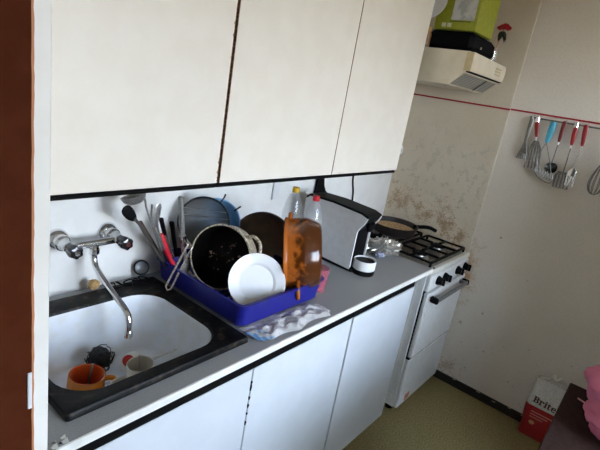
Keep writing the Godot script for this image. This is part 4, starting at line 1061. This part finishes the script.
func build_counter_things() -> void:
	# ---- clear bottles
	var pet := clear(Color(0.92, 0.95, 0.97), 0.09, 0.04)
	for q in [["clear plastic bottle with yellow cap behind the casserole", Vector3(1.852, TOP + 0.0005, 0.148), 0.328, rgb(206, 164, 30)], ["clear plastic bottle with red cap beside the coffee machine", Vector3(1.938, TOP + 0.0005, 0.20), 0.298, rgb(196, 26, 30)]]:
		var t := thing("plastic_bottle", q[0], "bottle", "clear plastic bottles")
		var h: float = q[2]
		var xf := Transform3D(Basis(), q[1])
		part("body", Geo.new().lathe([Vector2(0, 0.004), Vector2(0.02, 0.0), Vector2(0.038, 0.003), Vector2(0.044, 0.02), Vector2(0.044, h * 0.33), Vector2(0.0415, h * 0.36), Vector2(0.044, h * 0.4), Vector2(0.044, h * 0.58), Vector2(0.042, h * 0.68), Vector2(0.034, h * 0.80), Vector2(0.022, h * 0.89), Vector2(0.0145, h * 0.925), Vector2(0.0135, h - 0.006)], 32, xf), pet, t)
		var ring := Geo.new()
		ring.lathe([Vector2(0.0145, h - 0.022), Vector2(0.0155, h - 0.02), Vector2(0.0155, h - 0.003), Vector2(0.0145, h), Vector2(0, h + 0.0005)], 28, xf)
		part("cap", ring, mat(q[3], 0.4), t)
	# ---- coffee machine
	var c := thing("coffee_machine", "white and black capsule coffee machine on the worktop", "coffee machine")
	var yz := Transform3D(Basis(Vector3(0, 0, 1), Vector3(0, 1, 0), Vector3(-1, 0, 0)), Vector3.ZERO)   # polygon in (z, y), depth along -x
	var x0 := 2.0
	var x1 := 2.122
	var y0 := TOP
	var wall_p := [Vector2(0.10, y0 + 0.022), Vector2(0.395, y0 + 0.012)]
	for k in 13:
		var u := k / 12.0
		# concave sweep of the front up to the nose
		wall_p.append(Vector2(0.397 + 0.002 * u + 0.034 * smoothstep(0.72, 1.02, u), y0 + 0.02 + 0.225 * u))
	wall_p.append_array([Vector2(0.436, y0 + 0.255), Vector2(0.40, y0 + 0.266), Vector2(0.25, y0 + 0.274), Vector2(0.12, y0 + 0.270), Vector2(0.10, y0 + 0.255)])
	var core_p := []
	for p in wall_p:
		core_p.append(p + Vector2((0.001 if p.y > y0 + 0.2 else -0.008) if p.x > 0.3 else -0.004, 0.010 if p.y > y0 + 0.2 else 0.0))
	part("core", Geo.new().prism(PackedVector2Array(core_p), -x1 + 0.005, -x0 - 0.005, yz), M.dark_plastic, c, 30.0)
	for k in 2:
		var a: float = [x0, x1 - 0.008][k]
		part("side_panel", Geo.new().prism(PackedVector2Array(wall_p), -a - 0.008, -a, yz), grain(rgb(214, 214, 214), rgb(208, 208, 208), 4.0, 0.32, 53), c, 30.0)
	part("base", Geo.new().box(Vector3(x0 + 0.002, y0, 0.12), Vector3(x1 - 0.002, y0 + 0.022, 0.41), 0.004), M.dark_plastic, c)
	var tc := Vector3(2.056, y0, 0.436)
	part("drip_base", Geo.new().lathe([Vector2(0, 0.0), Vector2(0.049, 0.0), Vector2(0.051, 0.005), Vector2(0.050, 0.02), Vector2(0, 0.02)], 36, Transform3D(Basis(), tc)), M.dark_plastic, c)
	part("cup_stand", Geo.new().lathe([Vector2(0.045, 0.020), Vector2(0.0505, 0.024), Vector2(0.0505, 0.060), Vector2(0.049, 0.064), Vector2(0.046, 0.064), Vector2(0.046, 0.057)], 36, Transform3D(Basis(), tc)), M.white_plastic, c)
	part("drip_grid", Geo.new().lathe([Vector2(0.046, 0.057), Vector2(0, 0.057)], 36, Transform3D(Basis(), tc)), M.dark_plastic, c)
	part("spout", Geo.new().lathe([Vector2(0, 0), Vector2(0.012, 0), Vector2(0.018, 0.02), Vector2(0.02, 0.04)], 20, Transform3D(Basis(), Vector3(2.061, y0 + 0.19, 0.422))), M.dark_plastic, c)
	# ---- black board and cable at the wall
	var bd := thing("griddle_plate", "black griddle plate with handle up, leaning behind the coffee machine", "griddle")
	var tilt := Transform3D(Basis(Vector3(1, 0, 0), -0.06), Vector3(0, 0, 0.075))
	var pl := PackedVector2Array([Vector2(2.16, TOP + 0.004), Vector2(2.44, TOP + 0.004), Vector2(2.44, 1.0), Vector2(2.40, 1.035), Vector2(2.30, 1.085), Vector2(2.262, 1.11), Vector2(2.244, 1.14), Vector2(2.238, 1.18), Vector2(2.236, 1.25), Vector2(2.226, 1.256), Vector2(2.196, 1.256), Vector2(2.187, 1.25), Vector2(2.184, 1.18), Vector2(2.18, 1.12), Vector2(2.16, 1.07)])
	part("plate", Geo.new().prism(pl, 0.0, 0.012, tilt), M.dark_plastic, bd)
	var cb := thing("power_cable", "thin black power cable hanging down the back wall", "cable")
	part("cord", Geo.new().tube(spline([Vector3(2.507, 1.286, 0.03), Vector3(2.512, 1.23, 0.012), Vector3(2.525, 1.15, 0.008), Vector3(2.553, 1.08, 0.008), Vector3(2.56, 1.02, 0.01), Vector3(2.54, 0.94, 0.02), Vector3(2.49, 0.875, 0.05), Vector3(2.44, 0.866, 0.135), Vector3(2.30, 0.866, 0.19), Vector3(2.16, 0.867, 0.17), Vector3(2.127, 0.875, 0.16)], 6), 0.0045, 8), M.black, cb)
	# ---- crumpled foil
	var fo := thing("foil", "crumpled aluminium foil between worktop and hob", "foil")
	var nz := noise(61, 0.055, 3)
	part("crumple", Geo.new().blob(Vector3(2.405, TOP + 0.026, 0.335), Vector3(0.085, 0.036, 0.07), nz, 0.9, 40, 20).above(TOP + 0.0006), mat(rgb(206, 204, 200), 0.28, 0.85), fo, 12.0)
	part("crumple", Geo.new().blob(Vector3(2.47, TOP + 0.028, 0.36), Vector3(0.055, 0.022, 0.04), noise(62, 0.04, 3), 0.7, 24, 14).above(TOP + 0.0006), mat(rgb(206, 204, 200), 0.28, 0.85), fo, 12.0)
	var fc := thing("foil_wrapper", "small blue and white wrapper beside the foil", "wrapper")
	part("film", Geo.new().blob(Vector3(2.318, TOP + 0.012, 0.372), Vector3(0.028, 0.012, 0.02), noise(63, 0.04, 3), 0.6, 16, 10).above(TOP + 0.0006), grain(rgb(70, 84, 150), rgb(210, 210, 214), 30.0, 0.3, 64, 0.45, 0.55), fc, 12.0)

func build_wall_utensils() -> void:
	var X := 2.972
	var rl := thing("hanging_rail", "thin steel rail with hooks below the red wall line", "rail")
	part("bar", Geo.new().tube([Vector3(2.984, 1.640, 0.70), Vector3(2.984, 1.641, 1.28)], 0.004, 8), M.old_steel, rl)
	for z in [0.715, 0.745, 0.82, 0.868, 0.92, 0.965, 1.085, 1.27]:
		part("hook", Geo.new().tube(spline([Vector3(2.9995, 1.652, z + 0.004), Vector3(2.982, 1.652, z + 0.004), Vector3(2.9715, 1.647, z), Vector3(2.9685, 1.636, z), Vector3(2.9725, 1.628, z), Vector3(2.979, 1.631, z)], 4), 0.0022, 6), M.chrome, rl)
	var P := func(z: float, y: float, dx := 0.0) -> Vector3: return Vector3(X + dx, y, z)
	var red: Material = M.red_plastic
	var dred := mat(rgb(112, 26, 24), 0.45)
	var yz := func(x: float) -> Transform3D: return Transform3D(Basis(Vector3(0, 0, 1), Vector3(0, 1, 0), Vector3(-1, 0, 0)), Vector3(x, 0, 0))
	# 1 steel slotted spatula, plain steel
	var t := thing("steel_spatula", "all-steel flared spatula, leftmost on the rail", "spatula")
	part("handle", Geo.new().tube([P.call(0.714, 1.645), P.call(0.714, 1.60), P.call(0.716, 1.50)], [0.008, 0.009, 0.007], 10, false, 0.3, Vector3(1, 0, 0)), M.old_steel, t)
	var fg := Geo.new()
	for k in 6:
		var u := (k - 2.5) / 2.5
		fg.tube([P.call(0.717 + u * 0.005, 1.51), P.call(0.719 + u * 0.014, 1.465), P.call(0.721 + u * 0.026, 1.425)], [0.0035, 0.0042, 0.004], 6, false, 0.4, Vector3(1, 0, 0))
	fg.tube([P.call(0.698, 1.455), P.call(0.742, 1.455)], 0.003, 6, false, 0.5)
	part("blade", fg, M.old_steel, t)
	# 2 red handle, slotted turner
	t = thing("slotted_turner", "slotted steel turner with short red handle next to the steel spatula", "turner")
	handle(t, P.call(0.743, 1.622), P.call(0.762, 1.548), red, 0.0105)
	part("ferrule", Geo.new().tube([P.call(0.762, 1.548), P.call(0.765, 1.53)], 0.006, 8), M.chrome, t)
	part("eye", Geo.new().tube([P.call(0.740, 1.646), P.call(0.743, 1.62)], 0.0095, 10, false, 0.5, Vector3(1, 0, 0)), M.chrome, t)
	slotted(t, P.call(0.768, 1.53), P.call(0.782, 1.385), 0.012, 0.034, 5)
	# 3 blue handle masher
	t = thing("potato_masher", "wire potato masher with light blue handle", "masher")
	handle(t, P.call(0.823, 1.636, -0.012), P.call(0.818, 1.53, -0.012), mat(rgb(72, 164, 190), 0.4), 0.016)
	part("wire", Geo.new().tube(spline([P.call(0.818, 1.53, -0.012), P.call(0.806, 1.49, -0.014), P.call(0.800, 1.45, -0.014), P.call(0.808, 1.415, -0.014)], 5), 0.0026, 6), M.old_steel, t)
	part("wire", Geo.new().tube(spline([P.call(0.818, 1.53, -0.012), P.call(0.842, 1.48, -0.014), P.call(0.866, 1.43, -0.014), P.call(0.876, 1.40, -0.014)], 5), 0.0026, 6), M.old_steel, t)
	var zz := []
	for i in 13:
		zz.append(P.call(0.812 + i * 0.0066, (1.408 - i * 0.0015) if i % 2 == 0 else (1.362 - i * 0.0014), -0.014))
	part("mashing_wire", Geo.new().tube(spline(zz, 3), 0.0028, 6), M.old_steel, t)
	part("mashing_wire", Geo.new().tube(spline([P.call(0.808, 1.415, -0.014), P.call(0.803, 1.385, -0.014), P.call(0.835, 1.352, -0.014), P.call(0.885, 1.338, -0.014), P.call(0.898, 1.36, -0.014), P.call(0.876, 1.40, -0.014)], 5), 0.0034, 6), M.old_steel, t)
	# 4 dark ladle
	t = thing("small_ladle", "dark small ladle with deep red handle behind the masher", "ladle")
	handle(t, P.call(0.868, 1.648), P.call(0.869, 1.545), dred, 0.0105)
	part("ferrule", Geo.new().tube([P.call(0.869, 1.545), P.call(0.869, 1.53)], 0.0055, 8), M.chrome, t)
	part("shaft", Geo.new().tube([P.call(0.869, 1.535), P.call(0.868, 1.44)], 0.003, 8), M.old_steel, t)
	part("ladle_bowl", Geo.new().lathe([Vector2(0, -0.016), Vector2(0.02, -0.012), Vector2(0.03, 0.0), Vector2(0.029, 0.0), Vector2(0.019, -0.010), Vector2(0, -0.0135)], 24, frame(P.call(0.872, 1.412, -0.004), Vector3(-0.9, 0.35, -0.1))), mat(rgb(70, 72, 74), 0.25, 0.8), t)
	# 5 square slotted turner
	t = thing("square_turner", "square slotted turner with red handle and long shaft", "turner")
	handle(t, P.call(0.922, 1.628), P.call(0.928, 1.54), red, 0.0105)
	part("eye", Geo.new().tube([P.call(0.918, 1.652), P.call(0.922, 1.626)], 0.0095, 10, false, 0.5, Vector3(1, 0, 0)), M.chrome, t)
	part("ferrule", Geo.new().tube([P.call(0.928, 1.54), P.call(0.929, 1.525)], 0.006, 8), M.chrome, t)
	part("shaft", Geo.new().tube([P.call(0.929, 1.53), P.call(0.932, 1.40)], 0.0032, 8), M.old_steel, t)
	slotted(t, P.call(0.932, 1.405), P.call(0.938, 1.325), 0.026, 0.033, 5)
	# 6 serving fork
	t = thing("serving_fork", "shiny broad fork with red handle, rightmost of the red handles", "fork")
	handle(t, P.call(0.962, 1.648), P.call(0.974, 1.545), red, 0.0105)
	part("ferrule", Geo.new().tube([P.call(0.974, 1.545), P.call(0.975, 1.53)], 0.006, 8), M.chrome, t)
	part("shaft", Geo.new().tube([P.call(0.975, 1.535), P.call(0.972, 1.43, -0.004)], 0.0032, 8), M.chrome, t)
	var fk := Geo.new()
	fk.tube([P.call(0.972, 1.44, -0.006), P.call(0.972, 1.42, -0.007), P.call(0.972, 1.395, -0.008)], [0.005, 0.018, 0.02], 12, false, 0.2, Vector3(1, 0, 0))
	for k in 4:
		var u := (k - 1.5) * 0.0108
		fk.tube([P.call(0.972 + u, 1.40, -0.008), P.call(0.974 + u, 1.345, -0.010)], [0.0048, 0.003], 6, false, 0.5, Vector3(1, 0, 0))
	part("tines", fk, M.chrome, t)
	# 7 whisk
	t = thing("balloon_whisk", "steel balloon whisk at the right edge of the picture", "whisk")
	part("handle", Geo.new().tube([P.call(1.088, 1.645), P.call(1.088, 1.50)], 0.009, 10), M.old_steel, t)
	for k in 5:
		var a := PI * k / 5.0
		var ex := Vector3(sin(a) * 0.85, 0, cos(a)) * 0.034
		var o: Vector3 = P.call(1.088, 1.50, -0.012)
		part("loop", Geo.new().tube(spline([o, o + Vector3(0, -0.05, 0) + ex * 0.6, o + Vector3(0, -0.11, 0) + ex, o + Vector3(0, -0.15, 0) + ex * 0.7, o + Vector3(0, -0.165, 0), o + Vector3(0, -0.15, 0) - ex * 0.7, o + Vector3(0, -0.11, 0) - ex, o + Vector3(0, -0.05, 0) - ex * 0.6, o], 4), 0.0018, 6), M.old_steel, t)
	t.position = Vector3(-0.022, 0, 0)

func handle(t: Node3D, a: Vector3, b: Vector3, m: Material, r: float) -> void:
	var d := b - a
	part("handle", Geo.new().tube([a, a + d * 0.1, a + d * 0.45, a + d * 0.85, b], [r * 0.75, r, r * 1.05, r * 0.8, r * 0.55], 12, false, 0.6, Vector3(1, 0, 0)), m, t)
func slotted(t: Node3D, a: Vector3, b: Vector3, w0: float, w1: float, n: int) -> void:
	# a blade with long slots between its strips
	var g := Geo.new()
	var s := Vector3(0, 0, 1)
	for k in n:
		var u := lerpf(-1, 1, k / float(n - 1))
		g.tube([a + s * u * w0 * 0.6, a.lerp(b, 0.25) + s * u * lerpf(w0, w1, 0.55), b + s * u * w1], [0.004, w1 / n * 0.72, w1 / n * 0.72], 6, false, 0.25, Vector3(1, 0, 0))
	g.tube([b - s * w1, b + s * w1], 0.0055, 6, false, 0.3)
	g.tube([a - s * w0, a + s * w0], 0.006, 6, false, 0.4)
	part("blade", g, M.old_steel, t)

func build_table_corner() -> void:
	# ---- table
	var t := thing("table", "dark brown table corner at the lower right", "table")
	var wood := grain(rgb(54, 37, 33), rgb(46, 31, 28), 6.0, 0.75, 71)
	wood.metallic_specular = 0.25
	part("tabletop", Geo.new().box(Vector3(1.35, 0.722, 1.302), Vector3(2.156, 0.75, 1.95), 0.004), wood, t)
	part("apron", Geo.new().box(Vector3(1.41, 0.64, 1.345), Vector3(2.10, 0.7215, 1.90)), wood, t)
	for q in [Vector2(1.43, 1.37), Vector2(2.08, 1.37), Vector2(1.43, 1.88), Vector2(2.08, 1.88)]:
		part("leg", Geo.new().box(Vector3(q.x - 0.022, 0, q.y - 0.022), Vector3(q.x + 0.022, 0.64, q.y + 0.022), 0.003), wood, t)
	# ---- unseen light blocker, added to shade the lower right wall, bag and table
	var f := thing("added_light_blocker", "white light blocker added against the right wall beyond the picture edge", "added_light_blocker")
	part("body", Geo.new().box(Vector3(2.36, 0.03, 1.62), Vector3(2.96, 1.60, 2.22), 0.01), M.stove_white, f)
	part("door", Geo.new().box(Vector3(2.30, 0.06, 1.625), Vector3(2.358, 1.59, 2.215), 0.012), M.stove_white, f)
	part("foot", Geo.new().box(Vector3(2.40, 0, 1.66), Vector3(2.92, 0.03, 2.18)), M.black, f)
	# ---- pink towel heap
	var pk := thing("pink_towel", "pink towel heaped on the brown table", "towel")
	var nz := noise(72, 0.012, 3)
	part("fabric", Geo.new().blob(Vector3(2.05, 0.842, 1.50), Vector3(0.17, 0.094, 0.155), nz, 0.22, 48, 28).above(0.7506), grain(rgb(198, 112, 134), rgb(182, 96, 120), 30.0, 0.95, 73, 0.3, 0.7, 0.06, 0.0, 3.0), pk, 60.0)
	part("fold", Geo.new().blob(Vector3(1.93, 0.80, 1.475), Vector3(0.125, 0.052, 0.105), noise(74, 0.015, 3), 0.25, 40, 22).above(0.7506), grain(rgb(194, 108, 130), rgb(178, 92, 116), 30.0, 0.95, 75, 0.3, 0.7, 0.06), pk, 60.0)
	part("cord", Geo.new().tube(spline([Vector3(2.02, 0.765, 1.385), Vector3(2.04, 0.757, 1.36), Vector3(2.052, 0.755, 1.342)], 4), 0.003, 6), mat(rgb(214, 150, 160), 0.8), pk)
	# ---- bag of pet food against the wall
	var b := thing("pet_food_bag", "red and white pet food bag on the floor by the wall", "bag")
	var bx := 2.872
	var z0 := 1.13
	var z1 := 1.345
	var pil := func(y0: float, y1: float) -> Geo:
		var g := Geo.new()
		var rings := []
		for i in 13:
			var y := lerpf(y0, y1, i / 12.0)
			var k := y / 0.34
			var d := 0.052 * pow(maxf(sin(PI * clampf(k * 0.92 + 0.06, 0, 1)), 0.0), 0.45) + 0.004
			var ring := []
			for q in round_rect(Vector3(0, 0, 0), d, (z1 - z0) / 2 - 0.004 * sin(k * 9.0), minf(d * 0.95, 0.03), 5):
				ring.append(Vector3(bx + 0.055 + 0.02 * k + q.x, y, (z0 + z1) / 2 + q.z))
			rings.append(ring)
		g.loft(rings)
		g.cap(rings[0], true)
		g.cap(rings[12])
		return g
	part("red_lower", pil.call(0.001, 0.192), grain(rgb(170, 26, 36), rgb(146, 18, 28), 12.0, 0.4, 76), b).set_meta("label", "red lower part of the bag")
	part("white_upper", pil.call(0.192, 0.335), grain(rgb(216, 212, 206), rgb(196, 190, 182), 12.0, 0.4, 77), b).set_meta("label", "white upper part of the bag")
	part("folded_top", Geo.new().tube(spline([Vector3(2.945, 0.335, 1.15), Vector3(2.94, 0.352, 1.19), Vector3(2.93, 0.385, 1.205), Vector3(2.92, 0.37, 1.225), Vector3(2.925, 0.39, 1.25), Vector3(2.94, 0.345, 1.30)], 5), 0.011, 8, false, 0.4), mat(rgb(222, 218, 204), 0.45), b)
	var tm := TextMesh.new()
	tm.text = "Brite"
	var sf := SystemFont.new()
	sf.font_names = PackedStringArray(["Droid Serif"])
	sf.font_weight = 700
	tm.font = sf
	tm.font_size = 32
	tm.pixel_size = 0.00145
	tm.depth = 0.003
	tm.horizontal_alignment = HORIZONTAL_ALIGNMENT_LEFT
	var wr := MeshInstance3D.new()
	wr.name = "lettering"
	wr.mesh = tm
	wr.material_override = mat(rgb(70, 16, 18), 0.5)
	wr.transform = Transform3D(Basis(Vector3(0, -0.08, 1).normalized(), Vector3(0.06, 1, 0.08).normalized(), Vector3(-1, 0.06, 0)).orthonormalized(), Vector3(bx + 0.0115, 0.232, 1.155))
	b.add_child(wr, true)
	part("kibble_print", Geo.new().blob(Vector3(bx + 0.0095, 0.10, 1.185), Vector3(0.003, 0.013, 0.016), noise(78, 0.02), 0.3, 14, 8), mat(rgb(196, 150, 110), 0.5), b)
	for k in 3:
		part("print_line", Geo.new().box(Vector3(bx + 0.0075, 0.160 - k * 0.016, 1.165), Vector3(bx + 0.012, 0.165 - k * 0.016, 1.27 - k * 0.02)), mat(rgb(206, 140, 130), 0.5), b)
